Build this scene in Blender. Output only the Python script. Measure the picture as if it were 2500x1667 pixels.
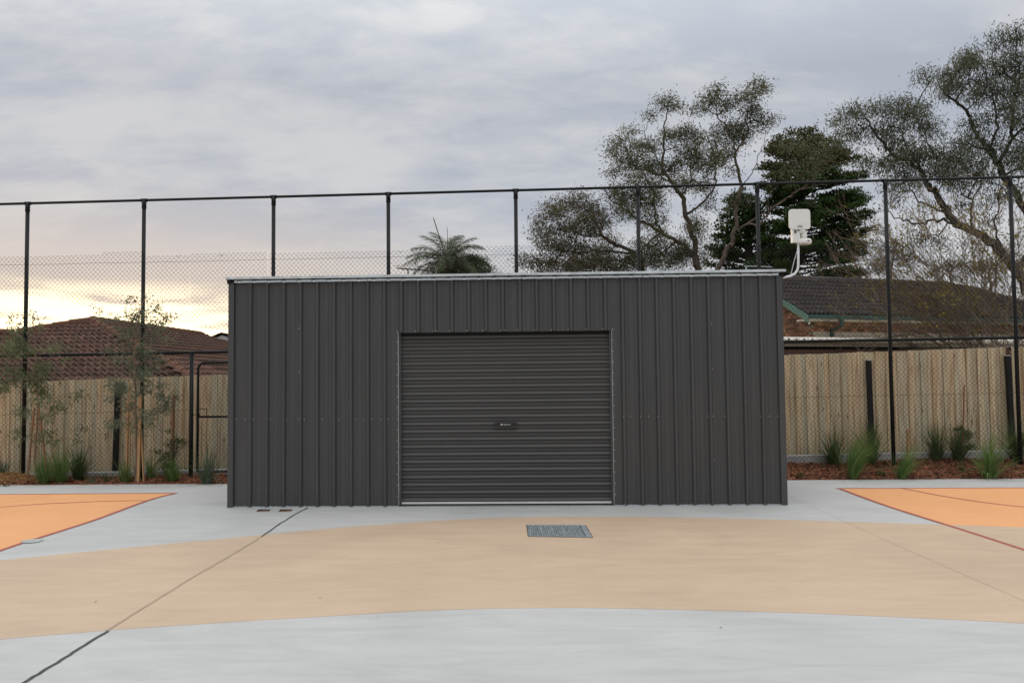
import bpy, math, random
import numpy as np
from mathutils import Vector, Matrix
from mathutils.geometry import tessellate_polygon
random.seed(7); rng = np.random.default_rng(7)
S = bpy.context.scene; C = S.collection
for o in list(bpy.data.objects): bpy.data.objects.remove(o)
# ------------------------------------------------------------------ camera
FPX, HOR, ROLL, CAMZ = 1950.0, 920.0, 0.0098, 1.6
PITCH = math.atan((HOR - 833.5) / FPX)
fwd = Vector((0, math.cos(PITCH), math.sin(PITCH)))
up0 = Vector((0, -math.sin(PITCH), math.cos(PITCH)))
rt0 = Vector((1, 0, 0))
cr, sr = math.cos(ROLL), math.sin(ROLL)
RT = rt0 * cr - up0 * sr
UP = up0 * cr + rt0 * sr
cam = bpy.data.cameras.new('camera'); camo = bpy.data.objects.new('camera', cam); C.objects.link(camo)
M = Matrix((RT, UP, -fwd)).transposed().to_4x4(); M.translation = (0, 0, CAMZ)
camo.matrix_world = M
cam.sensor_fit = 'HORIZONTAL'; cam.sensor_width = 36; cam.lens = 36 * FPX / 2500
cam.clip_start = 0.05; cam.clip_end = 2000
S.camera = camo
# ------------------------------------------------------------------ world, sun, exposure
SUNDIR = Vector((-0.445, 0.893, 0.066)).normalized()
SUN_EL = math.asin(SUNDIR.z); SUN_AZ = math.atan2(SUNDIR.x, SUNDIR.y)
W = bpy.data.worlds.new('World'); S.world = W; W.use_nodes = True
nt = W.node_tree; nt.nodes.clear()
class NG:
    """small node helper"""
    def __init__(s, nt): s.nt = nt
    def n(s, t, **k):
        x = s.nt.nodes.new(t)
        for a, b in k.items(): setattr(x, a, b)
        return x
    def put(s, sock, v):
        if v is None: return
        if hasattr(v, 'is_linked'): s.nt.links.new(v, sock)
        else: sock.default_value = v
    def m(s, op, a, b=None, c=None, clamp=False):
        x = s.n('ShaderNodeMath', operation=op, use_clamp=clamp)
        s.put(x.inputs[0], a); s.put(x.inputs[1], b); s.put(x.inputs[2], c)
        return x.outputs[0]
    def mix(s, f, a, b, mode='MIX'):
        x = s.n('ShaderNodeMix', data_type='RGBA', blend_type=mode)
        s.put(x.inputs[0], f); s.put(x.inputs[6], a); s.put(x.inputs[7], b)
        return x.outputs[2]
    def mr(s, v, a, b, c=0.0, d=1.0, smooth=True):
        x = s.n('ShaderNodeMapRange', interpolation_type='SMOOTHSTEP' if smooth else 'LINEAR')
        s.put(x.inputs[0], v); x.inputs[1].default_value = a; x.inputs[2].default_value = b
        s.put(x.inputs[3], c); s.put(x.inputs[4], d)
        return x.outputs[0]
    def noise(s, vec, sc, det=4, rough=.5, dist=0, dim='3D'):
        x = s.n('ShaderNodeTexNoise', noise_dimensions=dim)
        s.put(x.inputs['Vector'], vec); x.inputs['Scale'].default_value = sc
        x.inputs['Detail'].default_value = det; x.inputs['Roughness'].default_value = rough
        x.inputs['Distortion'].default_value = dist
        return x.outputs[0]
    def mapping(s, vec, rot=(0, 0, 0), sc=(1, 1, 1), loc=(0, 0, 0)):
        x = s.n('ShaderNodeMapping'); s.put(x.inputs[0], vec)
        x.inputs[1].default_value = loc; x.inputs[2].default_value = rot; x.inputs[3].default_value = sc
        return x.outputs[0]
    def comb(s, a, b, c):
        x = s.n('ShaderNodeCombineXYZ'); s.put(x.inputs[0], a); s.put(x.inputs[1], b); s.put(x.inputs[2], c)
        return x.outputs[0]
g = NG(nt)
tc = g.n('ShaderNodeTexCoord').outputs['Generated']
sep = g.n('ShaderNodeSeparateXYZ'); g.put(sep.inputs[0], tc)
dx, dy, dz = sep.outputs
zc = g.m('MAXIMUM', dz, 0.0)
den = g.m('ADD', zc, 0.30)
pvec = g.comb(g.m('DIVIDE', dx, den), g.m('DIVIDE', dy, den), 0.0)
pm = g.mapping(pvec, rot=(0, 0, math.radians(-58)), sc=(0.62, 1.25, 1), loc=(3.1, 1.7, 0))
n1 = g.noise(pm, 1.5, 8, 0.56, 0.25)
n2 = g.noise(g.mapping(pvec, rot=(0, 0, math.radians(-62)), sc=(1.0, 2.3, 1), loc=(7.3, 2.2, 0)), 2.6, 7, 0.6, 0.3)
n3 = g.noise(g.mapping(pvec, rot=(0, 0, math.radians(-50)), sc=(1, 1.7, 1), loc=(1.3, 9.2, 0)), 6.0, 6, 0.62, 0.6)
cl = g.m('ADD', g.m('ADD', g.m('MULTIPLY', n1, 0.55), g.m('MULTIPLY', n2, 0.28)), g.m('MULTIPLY', n3, 0.17))
clf = g.mr(cl, 0.41, 0.59)
cloud = g.mix(clf, (0.470, 0.508, 0.588, 1), (0.655, 0.665, 0.692, 1))
# pale band low at the horizon, warmer towards the sun
lowf = g.mr(zc, 0.19, 0.04)
cloud = g.mix(g.m('MULTIPLY', lowf, 0.75), cloud, (0.745, 0.735, 0.745, 1))
sdot = g.n('ShaderNodeVectorMath', operation='DOT_PRODUCT'); g.put(sdot.inputs[0], tc); sdot.inputs[1].default_value = SUNDIR
ca = sdot.outputs['Value']
warm = g.m('MULTIPLY', g.mr(ca, 0.86, 0.99), g.mr(zc, 0.24, 0.09))
cloud = g.mix(g.m('MULTIPLY', warm, 0.8), cloud, (0.74, 0.645, 0.575, 1))
strk = g.noise(g.mapping(g.comb(g.m('DIVIDE', dx, g.m('MAXIMUM', dy, 0.05)), zc, 0.0), sc=(2.6, 22, 1), loc=(1.3, 0.62, 0)), 1.6, 6, 0.6, 0.35)
band = g.m('MULTIPLY', g.mr(zc, 0.120, 0.070), g.mr(ca, 0.93, 0.988))
sb = g.mr(strk, 0.47, 0.59)
cloud = g.mix(g.m('MULTIPLY', band, sb), cloud, (1.50, 1.32, 1.02, 1))
core = g.mr(ca, 0.972, 0.9985)
cloud = g.mix(g.m('MULTIPLY', g.m('MULTIPLY', core, g.mr(zc, 0.12, 0.06)), g.mr(strk, 0.36, 0.54)), cloud, (2.9, 2.4, 1.5, 1))
# an overcast sky brightens from the horizon to the zenith (about threefold)
zen = g.mr(zc, 0.34, 1.0, 1.0, 3.5, smooth=False)
zc3 = g.comb(g.mr(zc, 0.34, 1.0, 1.0, 3.55, smooth=False), g.mr(zc, 0.34, 1.0, 1.0, 3.45, smooth=False), g.mr(zc, 0.34, 1.0, 1.0, 3.08, smooth=False))
cloud = g.mix(1.0, cloud, zc3, 'MULTIPLY')
sky = g.n('ShaderNodeTexSky', sky_type='NISHITA', sun_disc=False)
sky.sun_elevation = SUN_EL; sky.sun_rotation = SUN_AZ
bg1 = g.n('ShaderNodeBackground'); g.put(bg1.inputs[0], sky.outputs[0]); bg1.inputs[1].default_value = 0.05
bg2 = g.n('ShaderNodeBackground'); g.put(bg2.inputs[0], cloud); bg2.inputs[1].default_value = 1.0
mx = g.n('ShaderNodeMixShader'); mx.inputs[0].default_value = 0.93
nt.links.new(bg1.outputs[0], mx.inputs[1]); nt.links.new(bg2.outputs[0], mx.inputs[2])
wo = g.n('ShaderNodeOutputWorld'); nt.links.new(mx.outputs[0], wo.inputs[0])
sl = bpy.data.lights.new('sun', 'SUN'); sl.energy = 0.9; sl.angle = math.radians(12); sl.color = (1, .78, .52)
so = bpy.data.objects.new('sun', sl); C.objects.link(so)
so.rotation_euler = (-SUNDIR).to_track_quat('-Z', 'Y').to_euler(); so.location = (-10, 20, 12)
S.view_settings.view_transform = 'Standard'; S.view_settings.look = 'None'
S.view_settings.exposure = 0.0; S.view_settings.gamma = 1.0
S.view_settings.use_curve_mapping = False
S.render.engine = 'CYCLES'
# ------------------------------------------------------------------ placing helpers
def ray(px, py):
    return fwd + RT * ((px - 1250) / FPX) + UP * ((833.5 - py) / FPX)
def G(px, py, z=0.0):          # point of the level z under a sight line
    r = ray(px, py); t = (z - CAMZ) / r.z
    return Vector((r.x * t, r.y * t, z))
def V(px, py, Y):              # point at distance Y
    r = ray(px, py); t = Y / r.y
    return Vector((r.x * t, Y, CAMZ + r.z * t))
# ------------------------------------------------------------------ materials
MATS = {}
def mat(name, col, rough=.6, metal=0.0, var=.12, vscale=6.0, stretch=(1, 1, 1), bump=0.0, bscale=60.0, objvar=0.0, col2=None, spec=.5, hue=None, sheen=0):
    if name in MATS: return MATS[name]
    m = bpy.data.materials.new(name); m.use_nodes = True; t = m.node_tree; t.nodes.clear(); q = NG(t)
    p = q.n('ShaderNodeBsdfPrincipled'); o = q.n('ShaderNodeOutputMaterial'); t.links.new(p.outputs[0], o.inputs[0])
    co = q.n('ShaderNodeTexCoord').outputs['Object']
    vec = q.mapping(co, sc=stretch)
    if objvar:
        oi = q.n('ShaderNodeObjectInfo').outputs['Random']
        sh = q.n('ShaderNodeVectorMath', operation='ADD'); q.put(sh.inputs[0], vec); q.put(sh.inputs[1], q.comb(q.m('MULTIPLY', oi, 37.0), q.m('MULTIPLY', oi, 91.0), q.m('MULTIPLY', oi, 53.0)))
        vec = sh.outputs[0]
    nz = q.noise(vec, vscale, 6, .6)
    a = tuple(c * (1 - var) for c in col) + (1,); b = tuple(min(1, c * (1 + var)) for c in (col2 or col)) + (1,)
    f = q.mr(nz, .3, .7)
    c = q.mix(f, a, b)
    if objvar:
        oi2 = q.m('FRACT', q.m('MULTIPLY', oi, 17.31))
        v = q.m('ADD', 1 - objvar, q.m('MULTIPLY', oi, 2 * objvar))
        c = q.mix(1.0, c, q.comb(v, q.m('MULTIPLY', v, q.m('ADD', .97, q.m('MULTIPLY', oi2, .05))), q.m('MULTIPLY', v, q.m('ADD', .95, q.m('MULTIPLY', oi2, .1)))), 'MULTIPLY')
    q.put(p.inputs['Base Color'], c)
    q.put(p.inputs['Roughness'], q.mr(nz, .3, .7, max(.02, rough - .06), min(1, rough + .06)))
    p.inputs['Metallic'].default_value = metal
    p.inputs['Specular IOR Level'].default_value = spec
    if bump:
        bn = q.n('ShaderNodeBump'); bn.inputs['Strength'].default_value = bump; bn.inputs['Distance'].default_value = .01
        q.put(bn.inputs['Height'], q.noise(vec, bscale, 5, .6)); t.links.new(bn.outputs[0], p.inputs['Normal'])
    MATS[name] = m; return m
def leafmat(name, c1, c2, scale=1.5, trans=.25, rough=.55):
    m = bpy.data.materials.new(name); m.use_nodes = True; t = m.node_tree; t.nodes.clear(); q = NG(t)
    co = q.n('ShaderNodeTexCoord').outputs['Object']
    f = q.m('ADD', q.m('MULTIPLY', q.mr(q.noise(co, scale, 3), .35, .65), .55), q.m('MULTIPLY', q.mr(q.noise(co, scale * 14, 2), .35, .65), .45))
    c = q.mix(f, c1 + (1,), c2 + (1,))
    p = q.n('ShaderNodeBsdfPrincipled'); q.put(p.inputs['Base Color'], c); p.inputs['Roughness'].default_value = rough
    p.inputs['Specular IOR Level'].default_value = .15
    tr = q.n('ShaderNodeBsdfTranslucent'); q.put(tr.inputs[0], c)
    x = q.n('ShaderNodeMixShader'); x.inputs[0].default_value = trans
    t.links.new(p.outputs[0], x.inputs[1]); t.links.new(tr.outputs[0], x.inputs[2])
    o = q.n('ShaderNodeOutputMaterial'); t.links.new(x.outputs[0], o.inputs[0])
    return m
def surfmat(name, base, patch, speck=.5, rough=.75):
    """poured or painted concrete: large soft clouding, trowel drift, fine grain, scattered specks"""
    m = bpy.data.materials.new(name); m.use_nodes = True; t = m.node_tree; t.nodes.clear(); q = NG(t)
    co = q.n('ShaderNodeTexCoord').outputs['Object']
    big = q.mr(q.noise(co, .55, 5, .6, .6), .3, .7)
    drift = q.mr(q.noise(q.mapping(co, rot=(0, 0, .3), sc=(.7, 3.2, 1)), 2.0, 8, .65, .8), .32, .68)
    fine = q.noise(co, 260, 3, .7)
    f = q.m('ADD', q.m('MULTIPLY', big, .5), q.m('MULTIPLY', drift, .5))
    c = q.mix(f, base + (1,), patch + (1,))
    k = q.mr(fine, .25, .75, .84, 1.13, smooth=False)
    c = q.mix(1.0, c, q.comb(k, k, k), 'MULTIPLY')
    sw = q.mr(q.noise(q.mapping(co, rot=(0, 0, -.5), sc=(1, 7, 1)), 1.3, 9, .72, 2.2), .56, .66)
    c = q.mix(q.m('MULTIPLY', sw, .17), c, (patch[0] * .62, patch[1] * .60, patch[2] * .58, 1))
    vo = q.n('ShaderNodeTexVoronoi'); q.put(vo.inputs['Vector'], co); vo.inputs['Scale'].default_value = 1.7
    spd = q.m('MULTIPLY', q.mr(vo.outputs['Distance'], .020, .008), q.mr(q.noise(co, 3.7, 1), .5, .62))
    c = q.mix(q.m('MULTIPLY', spd, speck), c, (.10, .085, .07, 1))
    p = q.n('ShaderNodeBsdfPrincipled'); q.put(p.inputs['Base Color'], c)
    q.put(p.inputs['Roughness'], q.mr(f, 0, 1, rough - .08, rough + .08)); p.inputs['Specular IOR Level'].default_value = .3
    bn = q.n('ShaderNodeBump'); bn.inputs['Strength'].default_value = .15; bn.inputs['Distance'].default_value = .004
    q.put(bn.inputs['Height'], q.m('ADD', fine, q.m('MULTIPLY', drift, .6))); t.links.new(bn.outputs[0], p.inputs['Normal'])
    o = q.n('ShaderNodeOutputMaterial'); t.links.new(p.outputs[0], o.inputs[0])
    return m
M_CONC = surfmat('concrete', (.420, .419, .417), (.528, .525, .520))
M_BEIGE = surfmat('beige_paint', (.482, .358, .262), (.578, .432, .316), .6)
M_ORANGE = surfmat('orange_paint', (.72, .345, .150), (.82, .405, .190), .5)
M_RED = mat('red_line_paint', (.36, .095, .065), .7, var=.1, vscale=9)
M_JOINT = mat('joint_rubber_base_shadow', (.055, .06, .058), .8, var=.3, vscale=12)
M_STEEL = mat('charcoal_steel', (.0520, .0518, .0520), .45, var=.10, vscale=1.3, stretch=(6, 1, .5), bump=.03, bscale=3)
M_STEELD = mat('charcoal_door', (.058, .0570, .0570), .45, var=.08, vscale=1.1, stretch=(.5, 1, 5))
M_GALV = mat('galvanised', (.62, .655, .67), .36, metal=.85, var=.14, vscale=9, bump=.05, bscale=14)
M_GALVD = mat('galvanised_grate', (.42, .47, .50), .5, metal=.6, var=.25, vscale=25)
M_ALU = mat('aluminium_bar', (.70, .70, .71), .4, metal=.4, var=.05)
M_SCREW = mat('screw_zinc', (.62, .62, .60), .45, metal=.5, var=.05)
M_BLACK = mat('black_powdercoat', (.009, .009, .0105), .5, var=.3, vscale=5, spec=.25)
M_WIRE = mat('black_pvc_wire', (.012, .011, .011), .6, var=.2, spec=.2)
M_WHITE = mat('white_plastic', (.74, .73, .70), .4, var=.05, vscale=3)
M_WHITEP = mat('white_pole', (.70, .72, .74), .35, var=.06)
M_DARK = mat('dark_void', (.012, .011, .010), .9, var=.2)  # near-black; stands in for shade in gaps and interiors, also rubber and print
M_KERB = mat('kerb_concrete', (.36, .36, .355), .85, var=.18, vscale=7, bump=.3, bscale=40)
M_RUST = mat('rusty_plate', (.16, .055, .022), .8, var=.5, vscale=40, col2=(.32, .22, .14))
M_STAKE = mat('pale_stake', (.42, .25, .12), .8, var=.18, vscale=4, stretch=(8, 8, .6))
M_STAKER = mat('red_stake', (.24, .10, .05), .8, var=.2, vscale=4, stretch=(8, 8, .6))
M_TIE = mat('jute_tie', (.26, .15, .07), .9, var=.3, vscale=60)
M_TERRA = mat('terracotta_tile', (.086, .050, .036), .8, var=.34, vscale=9, objvar=.24, col2=(.115, .062, .046), bump=.2, bscale=50, spec=.2)
M_TERRA2 = mat('terracotta_ridge', (.135, .062, .038), .8, spec=.2, var=.25, vscale=7, objvar=.12)
M_SLATE = mat('charcoal_tile', (.050, .041, .039), .8, spec=.2, var=.25, vscale=9, objvar=.2, bump=.2, bscale=50)
M_GREEN = mat('green_paint', (.075, .165, .125), .5, var=.08)
M_GREEND = mat('green_gutter', (.022, .062, .052), .5, var=.1)
M_CREAM = mat('cream_board', (.50, .43, .33), .7, var=.08)
M_CREAMR = mat('cream_roof_steel', (.66, .62, .55), .5, var=.07)
M_BROWN = mat('brown_timber', (.075, .032, .024), .75, var=.35, vscale=5, stretch=(1, 1, 6))
M_BRICK = mat('clinker_brick', (.30, .115, .05), .85, var=.4, vscale=8, objvar=.6, bump=.3, bscale=60, col2=(.27, .13, .075))
M_MORTAR = mat('mortar', (.30, .25, .19), .9, var=.15, vscale=20)
M_BARKE = mat('eucalypt_bark', (.105, .074, .058), .85, var=.35, vscale=5, stretch=(3, 3, .6), bump=.3)
M_BARKD = mat('dark_bark', (.042, .034, .030), .9, var=.4, vscale=4, stretch=(3, 3, .6), bump=.4)
M_BARKY = mat('sapling_bark', (.20, .125, .085), .8, var=.3, vscale=9, stretch=(2, 2, .5))
M_TWIG = mat('bare_twig', (.185, .135, .098), .85, var=.3, vscale=3)
M_SOIL = mat('soil', (.085, .062, .045), .95, var=.3, vscale=3, bump=.4, bscale=20)
M_MULCH = mat('bark_chip', (.135, .040, .017), .85, var=.65, vscale=22, col2=(.26, .10, .048))
M_STRAW = mat('straw', (.34, .17, .065), .9, var=.4, vscale=30, col2=(.42, .24, .10))
M_GRASSG = mat('paddock_grass', (.07, .085, .035), .95, var=.35, vscale=1.2)
L_EUC = leafmat('eucalypt_leaf', (.062, .068, .034), (.195, .185, .100), .8, .22)
L_EUCB = leafmat('brownish_eucalypt_leaf', (.080, .068, .038), (.185, .160, .095), .8, .2)
L_EUCR = leafmat('grey_eucalypt_leaf', (.054, .060, .035), (.165, .172, .110), .8, .2)
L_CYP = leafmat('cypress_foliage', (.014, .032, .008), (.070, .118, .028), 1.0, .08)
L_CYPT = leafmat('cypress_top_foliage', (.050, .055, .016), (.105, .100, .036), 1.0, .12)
L_PALM = leafmat('palm_leaflet', (.045, .060, .034), (.100, .115, .055), 1.0, .25)
L_YEL = leafmat('autumn_leaf', (.17, .12, .022), (.27, .23, .055), 1.5, .35)
L_SAP = leafmat('sapling_leaf', (.095, .118, .058), (.215, .240, .130), 6, .28)
L_SAPG = leafmat('grey_sapling_leaf', (.095, .120, .072), (.200, .230, .155), 6, .25)
L_SHR = leafmat('shrub_leaf', (.055, .080, .030), (.125, .150, .060), 6, .25)
L_GR1 = leafmat('lomandra_green', (.085, .145, .038), (.20, .28, .090), 5, .3)
L_GR2 = leafmat('lomandra_dark', (.042, .072, .026), (.115, .160, .060), 5, .25)
L_GR3 = leafmat('lomandra_grey', (.080, .110, .065), (.150, .185, .125), 5, .25)
def pine():
    m = bpy.data.materials.new('treated_pine'); m.use_nodes = True; t = m.node_tree; t.nodes.clear(); q = NG(t)
    co = q.n('ShaderNodeTexCoord').outputs['Object']; oi = q.n('ShaderNodeObjectInfo').outputs['Random']
    sh = q.n('ShaderNodeVectorMath', operation='ADD'); q.put(sh.inputs[0], co); q.put(sh.inputs[1], q.comb(q.m('MULTIPLY', oi, 37.0), 0.0, q.m('MULTIPLY', oi, 53.0)))
    vec = sh.outputs[0]
    tone = q.n('ShaderNodeValToRGB'); q.put(tone.inputs[0], q.m('FRACT', q.m('MULTIPLY', oi, 7.77)))
    e = tone.color_ramp.elements; e[0].color = (.50, .455, .325, 1); e[1].color = (.74, .62, .42, 1)
    for pos, c in ((.2, (.67, .56, .38, 1)), (.42, (.71, .54, .345, 1)), (.62, (.53, .50, .38, 1)), (.8, (.60, .53, .385, 1))):
        x = e.new(pos); x.color = c
    grain = q.mr(q.noise(q.mapping(vec, sc=(26, 26, .9)), 1.6, 6, .65, .6), .42, .70)
    c = q.mix(q.m('MULTIPLY', grain, .75), tone.outputs[0], (.22, .115, .045, 1))
    heart = q.mr(q.noise(q.mapping(vec, sc=(9, 9, .35)), 1.0, 2), .56, .70)
    c = q.mix(q.m('MULTIPLY', heart, .5), c, (.30, .145, .055, 1))
    vo = q.n('ShaderNodeTexVoronoi'); q.put(vo.inputs['Vector'], q.mapping(vec, sc=(9, 9, 2.3))); vo.inputs['Scale'].default_value = 1.0
    c = q.mix(q.mr(vo.outputs['Distance'], .14, .05), c, (.11, .05, .022, 1))
    p = q.n('ShaderNodeBsdfPrincipled'); q.put(p.inputs['Base Color'], c); p.inputs['Roughness'].default_value = .8
    p.inputs['Specular IOR Level'].default_value = .2
    o = q.n('ShaderNodeOutputMaterial'); t.links.new(p.outputs[0], o.inputs[0]); return m
M_PINE = pine()
# ------------------------------------------------------------------ mesh helpers
class MB:
    def __init__(s): s.v = []; s.f = []
    def add(s, vs, fs):
        b = len(s.v); s.v += [tuple(v) for v in vs]; s.f += [tuple(i + b for i in f) for f in fs]; return s
    def box(s, a, b):
        x0, y0, z0 = a; x1, y1, z1 = b
        return s.hexa([(x0, y0, z0), (x1, y0, z0), (x1, y1, z0), (x0, y1, z0), (x0, y0, z1), (x1, y0, z1), (x1, y1, z1), (x0, y1, z1)])
    def hexa(s, v8):
        return s.add(v8, [(3, 2, 1, 0), (4, 5, 6, 7), (0, 1, 5, 4), (1, 2, 6, 5), (2, 3, 7, 6), (3, 0, 4, 7)])
    def tube(s, pts, r, n=8, cap=True):
        pts = [Vector(p) for p in pts]; rs = r if isinstance(r, (list, tuple)) else [r] * len(pts)
        b = len(s.v); prev = None
        for i, p in enumerate(pts):
            d = (pts[min(i + 1, len(pts) - 1)] - pts[max(i - 1, 0)]).normalized()
            if prev is None:
                a = Vector((1, 0, 0)) if abs(d.x) < .8 else Vector((0, 1, 0))
                u = d.cross(a).normalized()
            else: u = (prev - d * prev.dot(d)).normalized()
            prev = u; w = d.cross(u)
            for k in range(n):
                t = 2 * math.pi * k / n
                s.v.append(tuple(p + (u * math.cos(t) + w * math.sin(t)) * rs[i]))
        for i in range(len(pts) - 1):
            for k in range(n):
                k2 = (k + 1) % n
                s.f.append((b + i * n + k, b + i * n + k2, b + (i + 1) * n + k2, b + (i + 1) * n + k))
        if cap:
            s.f.append(tuple(b + k for k in range(n))[::-1]); s.f.append(tuple(b + (len(pts) - 1) * n + k for k in range(n)))
        return s
    def extrude(s, prof, a, b):            # prof: list of functions of nothing: pairs; a,b map (p,q)->xyz
        n = len(prof); i0 = len(s.v)
        s.v += [tuple(a(p)) for p in prof] + [tuple(b(p)) for p in prof]
        for i in range(n - 1): s.f.append((i0 + i, i0 + i + 1, i0 + n + i + 1, i0 + n + i))
        return s
    def mesh(s, name, m, smooth=False):
        me = bpy.data.meshes.new(name); me.from_pydata(s.v, [], s.f)
        if m: me.materials.append(m)
        if smooth:
            for p in me.polygons: p.use_smooth = True
        me.update(); return me
    def build(s, name, m, parent=None, smooth=False):
        return link(name, s.mesh(name, m, smooth), parent)
def link(name, me, parent=None):
    o = bpy.data.objects.new(name, me); C.objects.link(o)
    if parent is not None: o.parent = parent
    return o
def npmesh(name, verts, quads, m, parent=None, smooth=False, tris=False):
    k = 3 if tris else 4
    me = bpy.data.meshes.new(name); nv, nf = len(verts), len(quads)
    me.vertices.add(nv); me.vertices.foreach_set('co', np.asarray(verts, np.float32).ravel())
    me.loops.add(nf * k); me.loops.foreach_set('vertex_index', np.asarray(quads, np.int32).ravel())
    me.polygons.add(nf); me.polygons.foreach_set('loop_start', np.arange(0, nf * k, k, dtype=np.int32))
    if smooth: me.polygons.foreach_set('use_smooth', np.ones(nf, bool))
    me.update(calc_edges=True); me.materials.append(m)
    return link(name, me, parent)
def tag(o, label=None, cat=None, group=None, kind=None):
    if label: o['label'] = label
    if cat: o['category'] = cat
    if group: o['group'] = group
    if kind: o['kind'] = kind
    return o
def thing(name, label, cat, group=None, loc=(0, 0, 0), rotz=0):
    o = bpy.data.objects.new(name, None); o.empty_display_size = .2; C.objects.link(o)
    o.location = loc; o.rotation_euler = (0, 0, rotz)
    return tag(o, label, cat, group)
def inv(o):    # world -> local of an unrotated/rotated root
    return (Matrix.Translation(o.location) @ Matrix.Rotation(o.rotation_euler[2], 4, 'Z')).inverted()
def sheet(name, outer, holes, z, m, kind='structure'):
    loops = [[Vector((p[0], p[1], 0)) for p in l] for l in [outer] + holes]
    tri = tessellate_polygon(loops); vs = [(v.x, v.y, z) for l in loops for v in l]
    fs = []
    for t in tri:
        a, b, c = (Vector(vs[i]) for i in t)
        if (b - a).cross(c - a).z < 0: t = (t[0], t[2], t[1])
        fs.append(t)
    if z > 0:
        n = len(outer); k = len(vs); vs += [(p[0], p[1], .0002) for p in outer]
        for i in range(n): fs += [(i, (i + 1) % n, k + (i + 1) % n, k + i)]
    o = MB().add(vs, fs).build(name, m); return tag(o, kind=kind)
def strip(mb, pts, w, z):
    pts = [Vector((p[0], p[1], 0)) for p in pts]; n = len(pts); vs = []
    for i, p in enumerate(pts):
        d = (pts[min(i + 1, n - 1)] - pts[max(i - 1, 0)]).normalized(); nn = Vector((-d.y, d.x, 0)) * w / 2
        vs += [(p.x + nn.x, p.y + nn.y, z), (p.x - nn.x, p.y - nn.y, z)]
    mb.add(vs, [(2 * i + 1, 2 * i + 3, 2 * i + 2, 2 * i) for i in range(n - 1)]); return mb
def dens(pts, step=8):      # refine a pixel polyline smoothly (Catmull-Rom)
    out = []
    P = [np.array(p, float) for p in pts]; P = [2 * P[0] - P[1]] + P + [2 * P[-1] - P[-2]]
    for i in range(1, len(P) - 2):
        for k in range(step):
            t = k / step; a, b, c, d = P[i - 1], P[i], P[i + 1], P[i + 2]
            out.append(.5 * ((2 * b) + (-a + c) * t + (2 * a - 5 * b + 4 * c - d) * t * t + (-a + 3 * b - 3 * c + d) * t ** 3))
    out.append(P[-2]); return [tuple(x) for x in out]
# ------------------------------------------------------------------ ground, court, joints
SE_L, SE_R = G(0, 1184), G(2500, 1168)          # far edge of the slab
sd = (SE_R - SE_L).normalized()
def edgeY(x): return SE_L.y + (x - SE_L.x) * sd.y / sd.x
grate_px = [(1288.8, 1310), (1448.3, 1312.8), (1430.6, 1282.5), (1284.6, 1281.6)]
grate = [G(*p) for p in grate_px]
pl1 = [G(*p) for p in ((625, 1248.5), (656, 1248.5), (661, 1243), (631.5, 1243))]
pl2 = [G(*p) for p in ((679, 1248.5), (710, 1248.5), (714.5, 1243), (685, 1243))]
sheet('ground', [(-400, -300), (400, -300), (400, 600), (-400, 600)], [], -.35, M_GRASSG)
slab = sheet('concrete_slab', [(-26, -22), (26, -22), (26, edgeY(26)), (-26, edgeY(-26))], [grate, pl1, pl2], 0, M_CONC)
ek = MB(); a, b = Vector((-26, edgeY(-26), 0)), Vector((26, edgeY(26), 0)); ek.add([a, b, b - Vector((0, 0, .12)), a - Vector((0, 0, .12))], [(0, 1, 2, 3)])
tag(ek.build('slab_edge', M_CONC), kind='structure')
top_px = dens([(-1200, 1490), (-500, 1418), (0, 1367.5), (266, 1341), (531, 1316), (797, 1290.5), (1063, 1271), (1222, 1264), (1382, 1261), (1594, 1262), (1875, 1267.5), (2060, 1273), (2292, 1280), (2500, 1287), (2900, 1301), (3600, 1330)], 5)
bot_px = dens([(3600, 1600), (2900, 1550), (2500, 1521), (2126, 1503), (1875, 1493.5), (1488, 1484), (1275, 1484), (1063, 1489), (797, 1504), (531, 1520), (266, 1538), (0, 1560), (-500, 1603), (-1200, 1680)], 5)
sheet('beige_band', [G(*p) for p in top_px + bot_px], [grate], .0018, M_BEIGE)
diagR = dens([(2048, 1192), (2108, 1214.6), (2176, 1238.6), (2244, 1260.2), (2312, 1281.4), (2380, 1303), (2448, 1325), (2500, 1342), (2700, 1407), (3300, 1605)], 4)
oR = [G(2048, 1192)] + [G(*p) for p in diagR if p[1] < 1284] + [G(*p) for p in top_px if p[0] > 2330][:-1]
oR += [G(3400, 1187)]
sheet('orange_court_panel', [(p.x, p.y) for p in oR], [], .0009, M_ORANGE)
diagL = dens([(430, 1203.4), (360, 1222), (238, 1267), (136, 1300), (61, 1323.5), (0, 1344), (-400, 1480)], 4)
oL = [G(*p) for p in diagL] + [G(-1300, 1480), G(-1300, 1216), G(0, 1206.5)]
sheet('orange_court_panel', [(p.x, p.y) for p in oL], [], .0009, M_ORANGE)
for nm, pts, w in (('court_line', diagR, .055), ('court_line', [(2040, 1192), (2500, 1190.4), (3400, 1187)], .05),
                   ('court_line', dens([(2201.7, 1191.8), (2244, 1200), (2295, 1209.6), (2346, 1218), (2397, 1225.6), (2448, 1231.8), (2500, 1237.4), (2700, 1258), (3200, 1300)]), .045),
                   ('court_line', diagL, .055), ('court_line', [(434, 1203.4), (0, 1206.5), (-1300, 1216)], .05),
                   ('court_line', dens([(362, 1221.8), (306, 1222.4), (238, 1224), (170, 1227), (102, 1230), (0, 1237.8), (-300, 1262), (-700, 1310)]), .04)):
    z = .0034 if pts is diagR or pts is diagL else .0027
    tag(strip(MB(), [G(*p) for p in pts], w, z).build(nm, M_RED), kind='structure')
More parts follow.
